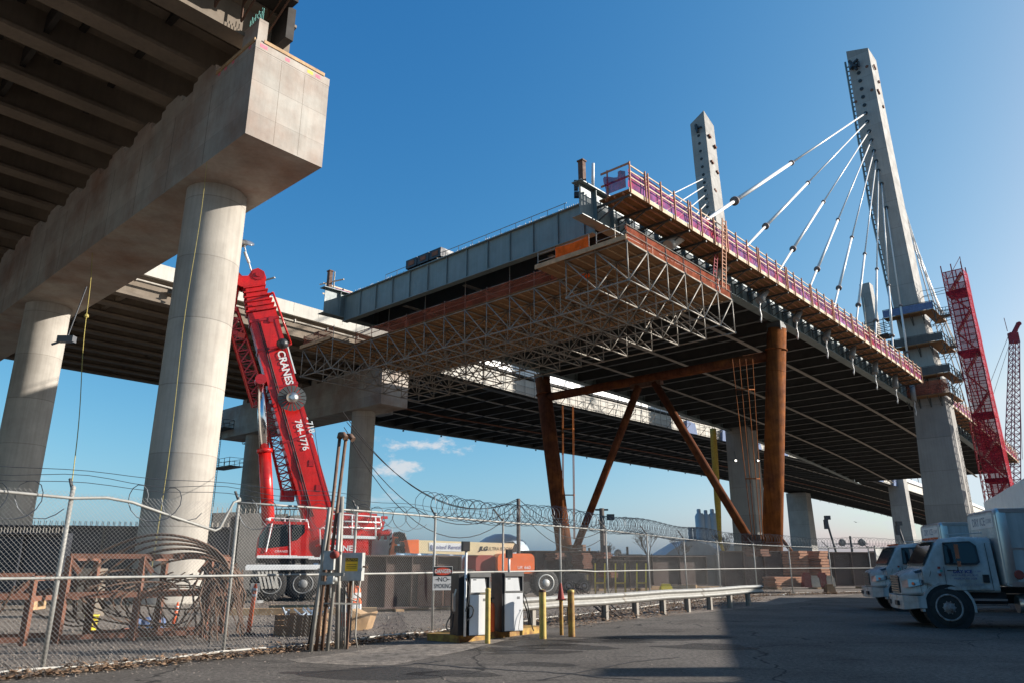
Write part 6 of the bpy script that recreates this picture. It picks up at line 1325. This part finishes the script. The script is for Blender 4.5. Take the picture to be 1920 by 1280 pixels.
# ------------------------------------------------------------------ distant plant and poles
ys = 210
sl = thing('silo_group', 'three pale cylindrical silos with smaller tanks and chutes, far away', 'silos', at_y(1325,1062,ys)); sl.location.z = 0
for (u, v, du) in ((1312,967,9), (1325,969,8), (1337,967,9)): p = at_y(u,v,ys); r_ = at_y(u+du,v,ys).x-p.x; g = MB(); g.lathe((p.x,ys,0), [(r_,0),(r_,p.z),(r_*.7,p.z+.8)], 24); g.lathe((p.x-.2,ys,p.z), [(r_*.42,0),(r_*.42,1.8),(r_*.3,2)], 16); obj('silo', g, M['silo'], sl)
g = MB()
for (u, v, du) in ((1294,988,4), (1302,988,3)): p = at_y(u,v,ys-5); r_ = at_y(u+du,v,ys-5).x-p.x; g.lathe((p.x,ys-5,0), [(r_,0),(r_,p.z)], 16)
p = at_y(1298,1010,ys-5); g.box((p.x,ys-5,p.z/2), (3,4,p.z)); obj('tank', g, M['silo_d'], sl)
g = MB(); yh = 190; P = lambda u, v: at_y(u, v, yh)
g.prism([P(*p) for p in ((1235,1062),(1235,1048),(1260,1030),(1290,1012),(1330,1020),(1345,1030),(1345,1062))], (0,20,0)); g.box((P(1375,1030).x,yh+2,P(1375,1022).z/2), (7.5,12,P(1375,1022).z)); solo('industrial_shed', g, M['silo_d'], 'blue grey gabled shed below the distant silos', 'building')
g = MB(); yh = 150; g.lathe((P(936,1060).x*.79,yh,0), [(5.4,0),(5.4,4.2),(4.6,5.6),(3.2,6.5),(1.6,7.1),(.1,7.2)], 28); solo('storage_dome', g, M['silo'], 'pale distant dome seen above the boom lift boom', 'dome')
def bare_tree(x, y, h, label, seed):
    random.seed(seed); t = thing('bare_tree', label, 'tree', (x,y,0), 0, 'bare trees'); tr = MB(); br = MB()
    def grow(mb, p, d, l, r, dep):
        q = p+d*l; (tr if dep > 3 else br).tube([p, q], [r, r*.7], 5 if dep > 3 else 3, cap=False)
        if dep == 0: return
        for _ in range(3 if dep > 2 else 4):
            nd = (d+V((random.uniform(-.7,.7),random.uniform(-.7,.7),random.uniform(-.1,.5)))).normalized(); grow(mb, p.lerp(q, random.uniform(.55,1)), nd, l*random.uniform(.6,.8), r*.62, dep-1)
    grow(tr, V((x,y,0)), V((0,0,1)), h*.32, h*.018, 5); obj('trunk', tr, M['bark'], t); obj('crown', br, M['bark'], t); random.seed(seed+100)
for x, y, h, lb, sd_ in ((27,150,9.5,'leftmost bare winter tree, right of the utility pole',1),(33,150,8.5,'bare winter tree just left of the blue grey shed',2),(40,140,9,'bare winter tree in front of the blue grey shed',3),(46,140,8,'bare winter tree in front of the silos',4),(19.5,160,7,'small bare tree right of the boom lift',5),(-4,170,8,'bare tree behind the dome seen through the fence',6)): bare_tree(x, y, h, lb, sd_)
g = MB()
random.seed(5)
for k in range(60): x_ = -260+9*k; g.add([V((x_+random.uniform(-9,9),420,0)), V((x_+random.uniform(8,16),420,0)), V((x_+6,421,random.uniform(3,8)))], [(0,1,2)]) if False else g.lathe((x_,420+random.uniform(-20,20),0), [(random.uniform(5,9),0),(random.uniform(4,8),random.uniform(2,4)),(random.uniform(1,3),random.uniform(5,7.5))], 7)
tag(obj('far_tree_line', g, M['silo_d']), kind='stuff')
def pole(u, v0, y_, r0, label, arms=(), m='bark', grp='utility poles'):
    top = at_y(u, v0, y_); t = thing('utility_pole', label, 'pole', (top.x,y_,0), 0, grp); g = MB(); g.tube([(top.x,y_,0), top], [r0*1.15,r0], 10); obj('mast', g, M[m], t)
    if arms:
        g = MB()
        for (dx, dz, sx_, sy_, sz_) in arms: g.box(top+V((dx,0,dz)), (sx_,sy_,sz_))
        obj('fitting', g, M['dgrey'], t)
    return top
pt1 = pole(972,934,46,.12,'slim dark utility pole left of the left trestle leg')
pt2 = pole(1128,952,52,.17,'utility pole with transformer and lamp between the trestle braces',((.6,-.6,.5,.3,.4),(.25,-3.0,.5,.4,1.0),(-.35,-4.2,.4,.4,.8),(.3,-5.2,.6,.2,.2),(.0,-.1,.9,.1,.12)))
for (u, v0, y_, lb, n) in ((1594,1004,70,'tall light mast with four round floodlights right of the far pylon foot',4), (1105,1026,80,'small pair of floodlights on a mast behind the timber pile',2), (1176,1024,110,'thin distant light mast right of the utility pole',1), (1549,972,58,'dark mast with a lamp between the two far piers',0), (1683,983,58,'thin dark mast just left of the parked trucks',0), (1640,1022,160,'tiny distant crossarm pole above the far fence',-1)):
    top = at_y(u, v0, y_); t = thing('light_mast', lb, 'light mast', (top.x,y_,0), 0, 'light masts'); g = MB(); s_ = y_/70
    lean = -.9 if n == 0 else 0; g.tube([(top.x+(-lean),y_,0), top], .11*s_, 8); obj('mast', g, M['dgrey'], t); g = MB()
    if n > 0:
        g.bar(top+V((-1.4*s_,0,-.7*s_)), top+V((1.4*s_,0,-.7*s_)), .09)
        for k in range(n): dx = (-1.6,1.6)[k % 2]*s_; dz = (-.5,-2.0)[k//2]*s_; g.lathe(top+V((dx*.6,0,dz)), [(.1,0),(.36*s_,.2*s_),(.3*s_,.4*s_)], 14, (.2*(-1)**k,-1,-.35)); g.bar(top+V((0,0,dz-.2)), top+V((dx,0,dz-.2)), .08)
    elif n == 0: g.box(top+V((.1,0,.1)), (.4,.3,.3)); g.box(top+V((-.05,0,-.4)), (.28,.25,.7))
    else: g.bar(top+V((-2,0,-.4)), top+V((2,0,-.4)), .2); g.bar(top+V((-1.5,0,-1.2)), top+V((1.5,0,-1.2)), .2)
    obj('lamp_head', g, M['grey' if n > 0 else 'dgrey'], t)
# sagging overhead wires
def wire(p, q, sag, r=.012, n=16): return MB().tube([p.lerp(q,k/n)-V((0,0,4*sag*(k/n)*(1-k/n))) for k in range(n+1)], r, 4)
a = at_y(648,822,15.1)
for i, (sg_, dz, p0) in enumerate(((2.4,0,at_y(642,770,40)),(2.9,-.3,at_y(645,800,40)),(2.0,-.1,at_y(650,790,38)),(3.3,-.5,at_y(652,815,38)))):
    solo('overhead_wire', wire(p0, pt1+V((0,0,dz)), sg_, .022), M['black'], 'sagging black wire from the far pier to the slim pole, %s of four' % ('highest','second highest','third highest','lowest')[i], 'wire', 'overhead wires left of the slim pole')
for i in range(3): solo('overhead_wire', wire(pt1+V((0,0,-.3*i)), pt2+V((0,0,-1-.5*i)), .9+.25*i, .022), M['black'], 'black wire between the slim pole and the transformer pole, %s of three' % ('top','middle','bottom')[i], 'wire', 'wires between the poles')
solo('overhead_wire', wire(at_y(590,800,36), at_y(628,960,18), .4, .012), M['black'], 'thin black line running down behind the conduit pipes', 'wire')
# distant bird
g = MB(); p = at_y(1607,978,120); g.add([p+V((-.6,0,.15)), p+V((0,0,0)), p+V((-.1,.2,-.05)), p+V((.6,0,.12))], [(0,1,2),(1,3,2)]); solo('bird', g, M['black'], 'tiny dark bird flying above the far fence', 'bird')
# floodlight on pier columns
g = MB(); c = at_y(462,458,34); g.lathe(c, [(.1,0),(.38,.06),(.36,.12),(.05,.18)], 16, (.35,-.5,.75)); g.bar(c, c+V((-.7,.1,-.25)), .12); solo('floodlight', g, M['lens'], 'round floodlight sticking out behind the nearest round column', 'floodlight', 'pier floodlights')
g = MB(); c = at_y(125,636,40); g.box(c, (.9,.4,.35)); g.bar(c, c+V((-.8,0,-.3)), .1); g.bar(c, c+V((.6,0,3.2)), .05); solo('floodlight', g, M['lens'], 'flat floodlight at the side of the left round column', 'floodlight', 'pier floodlights')
# ------------------------------------------------------------------ box trucks
def ring(x, hw, zb_, zt_, r, hwt=None, n=4, sag=0):
    hwt = hw if hwt is None else hwt; pts = []
    for cy, cz, a0 in ((hwt-r, zt_-r, 0), (-(hwt-r), zt_-r, 90), (-(hw-r*.5), zb_+r*.5, 180), (hw-r*.5, zb_+r*.5, 270)):
        rr = r if a0 < 180 else r*.5
        for k in range(n+1): t_ = R(a0+90*k/n); pts.append(V((x, cy+rr*math.cos(t_), cz+rr*math.sin(t_))))
    return pts
def box_truck(loc, rot, label, hi=True):
    """local: x forward, y left (towards the photographer), front axle at x=0"""
    t = thing('box_truck', label, 'box truck', loc, rot, 'white box trucks')
    g = MB(); g.loft([ring(1.02,.62,.82,1.28,.12,.55), ring(.93,.78,.80,1.36,.16,.66), ring(.68,.93,.80,1.45,.2,.76), ring(.42,1.0,.82,1.52,.22,.84), ring(.2,1.04,.86,1.56,.22,.88)]); hd_ = obj('hood', g, M['truck'], t, False)
    # fender arch: dark wheel well cut
    for sy in (-1, 1):
        g = MB(); n = 14; ro, ri = .66, .60
        pr = [(ro*math.cos(R(-8+196*k/n)), .50+ro*math.sin(R(-8+196*k/n))) for k in range(n+1)]; pi_ = [(ri*math.cos(R(-8+196*k/n)), .50+ri*math.sin(R(-8+196*k/n))) for k in range(n, -1, -1)]
        P = [V((a, sy*1.09, b)) for a, b in pr+pi_]; 
        for k in range(n): q = [P[k], P[k+1], P[2*n+1-k-1], P[2*n+1-k]]; g.hexa([p for p in q], [V((p.x, sy*.8, p.z)) for p in q])
        obj('fender', g, M['truck'], t, False)
        g = MB(); P = [V((ri*math.cos(R(360*k/24)), sy*1.072, .5+ri*math.sin(R(360*k/24)))) for k in range(24)]; g.prism(P, (0,-sy*.32,0)); obj('wheel_well', g, M['black'], t, False)
    g = MB(); g.box((1.035,0,1.07), (.03,1.0,.42)); gl = obj('grille', g, M['blackp'], t, False)
    g = MB()
    for k in range(6): g.box((1.055,0,.90+.065*k), (.02,.98,.022))
    g.box((1.055,0,1.29), (.03,1.04,.035)); obj('grille_bar', g, M['chrome'], gl, False)
    g = MB(); g.loft([[V((x,y,z)) for x,y,z in r_] for r_ in [[(.75,-1.12,.5),(.75,-1.12,.8),(.55,-1.12,.8),(.55,-1.12,.5)],[(1.08,-.9,.45),(1.08,-.9,.8),(.9,-.9,.8),(.9,-.9,.45)],[(1.18,0,.45),(1.18,0,.8),(1.0,0,.8),(1.0,0,.45)],[(1.08,.9,.45),(1.08,.9,.8),(.9,.9,.8),(.9,.9,.45)],[(.75,1.12,.5),(.75,1.12,.8),(.55,1.12,.8),(.55,1.12,.5)]]], smooth=False); bp_ = obj('bumper', g, M['truck'], t, False)
    g = MB(); g.box((1.13,.45,.6), (.1,.3,.12)); g.box((1.13,-.45,.6), (.1,.3,.12)); obj('vent', g, M['blackp'], bp_, False)
    for sy in (-1, 1):
        g = MB(); g.loft([[V((1.0,sy*.62,1.0)),V((1.0,sy*.62,1.17)),V((.95,sy*.6,1.17)),V((.95,sy*.6,1.0))],[V((.88,sy*.86,1.01)),V((.88,sy*.83,1.22)),V((.8,sy*.8,1.2)),V((.8,sy*.8,1.0))],[V((.58,sy*.99,1.08)),V((.58,sy*.965,1.21)),V((.5,sy*.9,1.2)),V((.5,sy*.9,1.06))]], smooth=False); hl = obj('headlight', g, M['lens'], t, False)
        g = MB(); g.lathe((.76,sy*.92,1.11), [(.03,0),(.04,.03)], 12, (.7,sy*.7,0)); obj('indicator', g, M['orange'], hl, False)
        g = MB(); g.prism([V((.70,sy*.80,1.42)),V((.34,sy*.93,1.52)),V((.28,sy*.97,1.46)),V((.66,sy*.88,1.37))], (0,sy*.02,0)); obj('intake_grille', g, M['blackp'], hd_, False)
    # cab
    g = MB(); g.loft([ring(.50,1.02,1.1,1.5,.12,.98), ring(.42,1.04,1.1,1.60,.12,.98), ring(.10,1.07,.92,2.14,.14,.90), ring(-.08,1.08,.9,2.27,.17,.90), ring(-.6,1.08,.9,2.33,.18,.92), ring(-1.3,1.08,.9,2.30,.18,.92)]); cab = obj('cab', g, M['truck'], t, False)
    g = MB(); g.prism([V((.43,-.90,1.61)),V((.43,.90,1.61)),V((.12,.83,2.13)),V((.12,-.83,2.13))], (.028,0,.016)); obj('windscreen', g, M['glass_b' if not hi else 'glass'], cab, False)
    for sy in (-1, 1):
        g = MB(); q = [(-.10,1.05,1.64),(-.13,.97,2.13),(-.75,.968,2.16),(-.86,.985,2.06),(-.88,1.045,1.70),(-.80,1.05,1.64)]; g.prism([V((a,sy*(b+.01),c)) for a,b,c in q], (0,sy*.012,0)); obj('side_window', g, M['glass'], cab, False)
        g = MB(); yy = sy*1.085
        for a, b in (((-.02,.95),(-.02,1.55)),((-1.14,.95),(-1.14,2.15)),((-.02,.95),(-1.14,.95))): g.bar(V((a[0],yy+(-sy*.09 if a[1] > 2 else 0),a[1])), V((b[0],yy-(sy*.12 if b[1] > 2 else 0),b[1])), .012, .01)
        g.box((-1.0,sy*1.088,1.25), (.15,.02,.2)); obj('door_seam', g, M['blackp'], cab, False)
        g = MB(); g.box((-.30,sy*1.36,1.93), (.10,.2,.36)); g.box((-.33,sy*1.32,1.62), (.09,.14,.14)); mr_ = obj('mirror', g, M['chrome'], cab, False)
        g = MB(); g.tube([(-.1,sy*1.0,2.15),(-.3,sy*1.3,2.17),(-.3,sy*1.3,1.45),(-.1,sy*1.08,1.45)], .016, 6); obj('mirror_arm', g, M['blackp'], mr_, False)
    g = MB(); 
    for k in (-.6,-.3,0,.3,.6): g.box((-.05,k,2.29), (.12,.07,.05))
    obj('marker_light', g, M['orange'], cab, False)
    g = MB(); g.box((.12,0,2.2), (.2,1.5,.02)); g.tube([(-.3,.7,2.3),(-.3,.7,2.38),(-1.2,.7,2.42)], .012, 5); g.tube([(-.9,.8,2.3),(-.9,.8,2.48)], .01, 5); obj('roof_fitting', g, M['panel'], cab, False)
    g = MB(); rt_ = V((-1,0,0)); f_ = V((0,1,0)); up = V((0,0,1))
    def wr(s_, sz, x, z, **k): g.text(s_, sz, V((x+.02,1.094,z)), rt_, up, 0, **k)
    wr('DRY ICE', .115, -.48, 1.42, bold=.004, sx=1.1); wr('CORP.', .05, -.86, 1.43); wr('54-52 LAUREL HILL BLVD', .066, -.52, 1.33, sx=.9); wr('MASPETH, NY 11378', .07, -.52, 1.245, sx=.9)
    obj('lettering', g, M['blueink'], cab, False); g = MB(); wr('USDOT 296787', .085, -.66, 1.09, sx=1.05); g.bar((-.85,1.094,1.0), (-1.08,1.094,1.0), .02, .002); obj('lettering', g, M['clear'], cab, False)
    for x_, z_, m_ in ((.10,1.52,'cone'),(.12,1.42,'silo'),(.06,1.44,'turq'),(.10,1.34,'cone')): g = MB(); g.box((x_,1.073,z_), (.07,.012,.06)); obj('decal', g, M[m_], cab, False)
    g = MB(); g.box((-3.6,0,.72), (7.6,.8,.22)); g.box((-.9,0,.75), (1.2,1.6,.3)); ch_ = obj('chassis', g, M['blackp'], t, False)
    g = MB(); g.box((-.95,.9,.55), (1.0,.3,.05)); g.box((-.95,.85,.72), (1.0,.28,.05)); g.tube([(-2.7,.85,.62),(-1.7,.85,.62)], .22, 16); obj('step', g, M['alu'], t, False)
    for x_ in (0, -5.0):
        for sy in (-1, 1): wheel_l(t, (x_, sy*.93, .52), .52, .30, (0,sy,0))
    for x_ in (0, -5.0):
        g = MB(); g.lathe((x_,1.0,.52), [(.20,0),(.205,.05),(.13,.06),(.08,.11),(.01,.12)], 20, (0,1,0)); obj('hub', g, M['rust_dark'], t, False)
        g = MB()
        for k in range(10): a_ = 2*math.pi*k/10; g.lathe((x_+.155*math.cos(a_),1.055,.52+.155*math.sin(a_)), [(.016,0),(.016,.03)], 6, (0,1,0))
        obj('wheel_nuts', g, M['alu'], t, False)
    g = MB(); g.bar((-1.05,1.095,1.32), (-.93,1.095,1.32), .03, .03); g.box((1.02,0,.62), (.1,1.5,.2)); g.tube([(.3,1.03,1.44),(.45,.98,1.0)], .006, 4); g.bar((.62,.955,1.46),(.60,1.0,.9), .008, .008); obj('fitting', g, M['blackp'], t, False)
    g = MB(); q = [(-.06,1.05,1.60),(-.10,.965,2.17),(-.78,.962,2.20),(-.92,.98,2.08),(-.93,1.043,1.66),(-.84,1.05,1.60)]; g.prism([V((a,(b+.006),c)) for a,b,c in q], (0,.008,0)); obj('window_gasket', g, M['blackp'], cab, False)
    g = MB(); g.prism([V((.46,-.95,1.58)),V((.46,.95,1.58)),V((.10,.87,2.17)),V((.10,-.87,2.17))], (.012,0,.007)); obj('window_gasket', g, M['blackp'], cab, False)
    # cargo box
    x1 = -1.42; x0 = -7.9; g = MB(); g.loft([ring(x0,1.22,1.05,3.03,.06), ring(x1-.12,1.22,1.05,3.03,.06), ring(x1-.03,1.19,1.06,3.0,.12), ring(x1,1.13,1.1,2.93,.12)], smooth=False); bx_ = obj('cargo_box', g, M['truckbox'], t, False)
    g = MB(); g.loft([ring(x1-.28,1.226,1.07,3.036,.10), ring(x1-.10,1.226,1.07,3.036,.10), ring(x1-.005,1.17,1.09,2.98,.14)], smooth=True, cap=False); g.box((-4.7,1.226,1.12), (6.3,.02,.12)); g.box((-4.7,1.226,2.97), (6.3,.02,.1)); g.box((-4.7,1.226,2.0), (6.2,.012,.04)); obj('corner_trim', g, M['alu'], bx_, False)
    g = MB(); g.box((x1+.004,.1,2.72), (.012,1.9,.34)); sb_ = obj('name_board', g, M['signw'], bx_, False)
    g = MB(); g.text('DRY ICE', .30, V((x1+.013,-.12,2.72)), V((0,1,0)), up, 0, bold=.005); g.text('CORP.', .16, V((x1+.013,.75,2.72)), V((0,1,0)), up, 0); obj('lettering', g, M['clear'], sb_, False)
    g = MB(); g.text('DRY ICE CORP.', .34, V((-5.0,1.232,1.6)), rt_, up, 0); obj('lettering', g, M['blueink'], bx_, False)
    g = MB(); g.lathe((-1.75,1.23,1.35), [(.12,0),(.1,.03)], 12, (0,1,0)); g.box((-2.0,1.24,1.15), (.3,.02,.06)); obj('marker_light', g, M['cone'], bx_, False)
    return t
def wheel_l(parent, c, r, wdt, axv):
    loc = root_of(parent); mw = Matrix.Translation(loc.location) @ loc.rotation_euler.to_matrix().to_4x4()
    return wheel(parent, mw @ V(c), r, wdt, mw.to_3x3() @ V(axv), rim='rust_grey', rr=.55)
M['rust_grey'] = mat('rusty_grey_rim', (.42,.41,.40), .6, var=.1, scale=4, col2=(.16,.07,.04), c2amt=.6, c2scale=6)
HD = math.atan2(.276, -.961)
tk1 = box_truck(at_z(1778,1177)+V((.26,.90,0)), HD, 'nearest white box truck with blue door lettering and rusty front wheel')
tk2 = box_truck(V((13.95,27.9,0)), HD+.03, 'second white box truck, half hidden behind the nearest one', False)
for tk_ in (tk1, tk2): tk_.scale = (.95, 1.0, .98)
tk1.location.x += .08
# ------------------------------------------------------------------ building at right (its corner canopy shows, its bulk shades the lot)
wb = thing('warehouse', 'low warehouse with pale concrete canopy at the right edge behind the trucks', 'building', V((24,24,0)))
g = MB(); P = lambda a, b, z: V((a,b,z)); z1 = 6.6
def wx(y): return 19.3+.257*(y-12)
g.hexa([P(wx(2),2,0),P(60,2,0),P(60,34.6,0),P(wx(34.6),34.6,0)], [P(wx(2),2,z1),P(60,2,z1),P(60,34.6,z1),P(wx(34.6),34.6,z1)])
for y0, y1, h in ((13.0,13.9,1.0),(18.6,19.4,1.3)): g.hexa([P(wx(y0)+.1,y0,z1-.01),P(wx(y0)+3,y0,z1-.01),P(wx(y1)+3,y1,z1-.01),P(wx(y1)+.1,y1,z1-.01)], [P(wx(y0)+.1,y0,z1+h*.9),P(wx(y0)+3,y0,z1+h*.9),P(wx(y1)+3,y1,z1+h*.9),P(wx(y1)+.1,y1,z1+h*.9)])
obj('wall', g, M['girder_conc'], wb)
g = MB(); p = V((wx(12.3)+.8,12.3,z1)); g.tube([p-V((0,0,.1)), p+V((0,0,2.4))], .1, 10); obj('vent_pipe', g, M['galv'], wb)
g = MB(); a = V((24.4,38.6,0)); b2 = V((17.6,24.6,0)); o = V((14,-4,0)); g.hexa([a+V((0,0,3.56)), b2+V((0,0,3.56)), b2+o+V((0,0,3.56)), a+o+V((0,0,3.56))], [a+V((0,0,4.6)), b2+V((0,0,4.6)), b2+o+V((0,0,4.6)), a+o+V((0,0,4.6))]); obj('canopy', g, M['white'], wb)
g = MB()
for k in range(3): q = a.lerp(b2, .1+.4*k)+o*.25; g.bar(q, q+V((0,0,3.55)), .35, .35)
obj('canopy_column', g, M['dgrey'], wb)
g = MB(); g.hexa([P(-6,-14,0),P(60,-14,0),P(60,-5,0),P(-6,-7,0)], [P(-6,-14,9.5),P(60,-14,9.5),P(60,-5,9.5),P(-6,-7,9.5)]); obj('unseen_sky_blocker', g, M['rust_dark'], wb)  # unseen block added behind the camera to cut sky fill on lot and trucks
g = MB(); y0 = 16; g.hexa([P(wx(y0)-.03,y0,0),P(wx(y0+4)-.03,y0+4,0),P(wx(y0+4)+.1,y0+4,0),P(wx(y0)+.1,y0,0)], [P(wx(y0)-.03,y0,4),P(wx(y0+4)-.03,y0+4,4),P(wx(y0+4)+.1,y0+4,4),P(wx(y0)+.1,y0,4)]); obj('roller_door', g, M['grey'], wb)
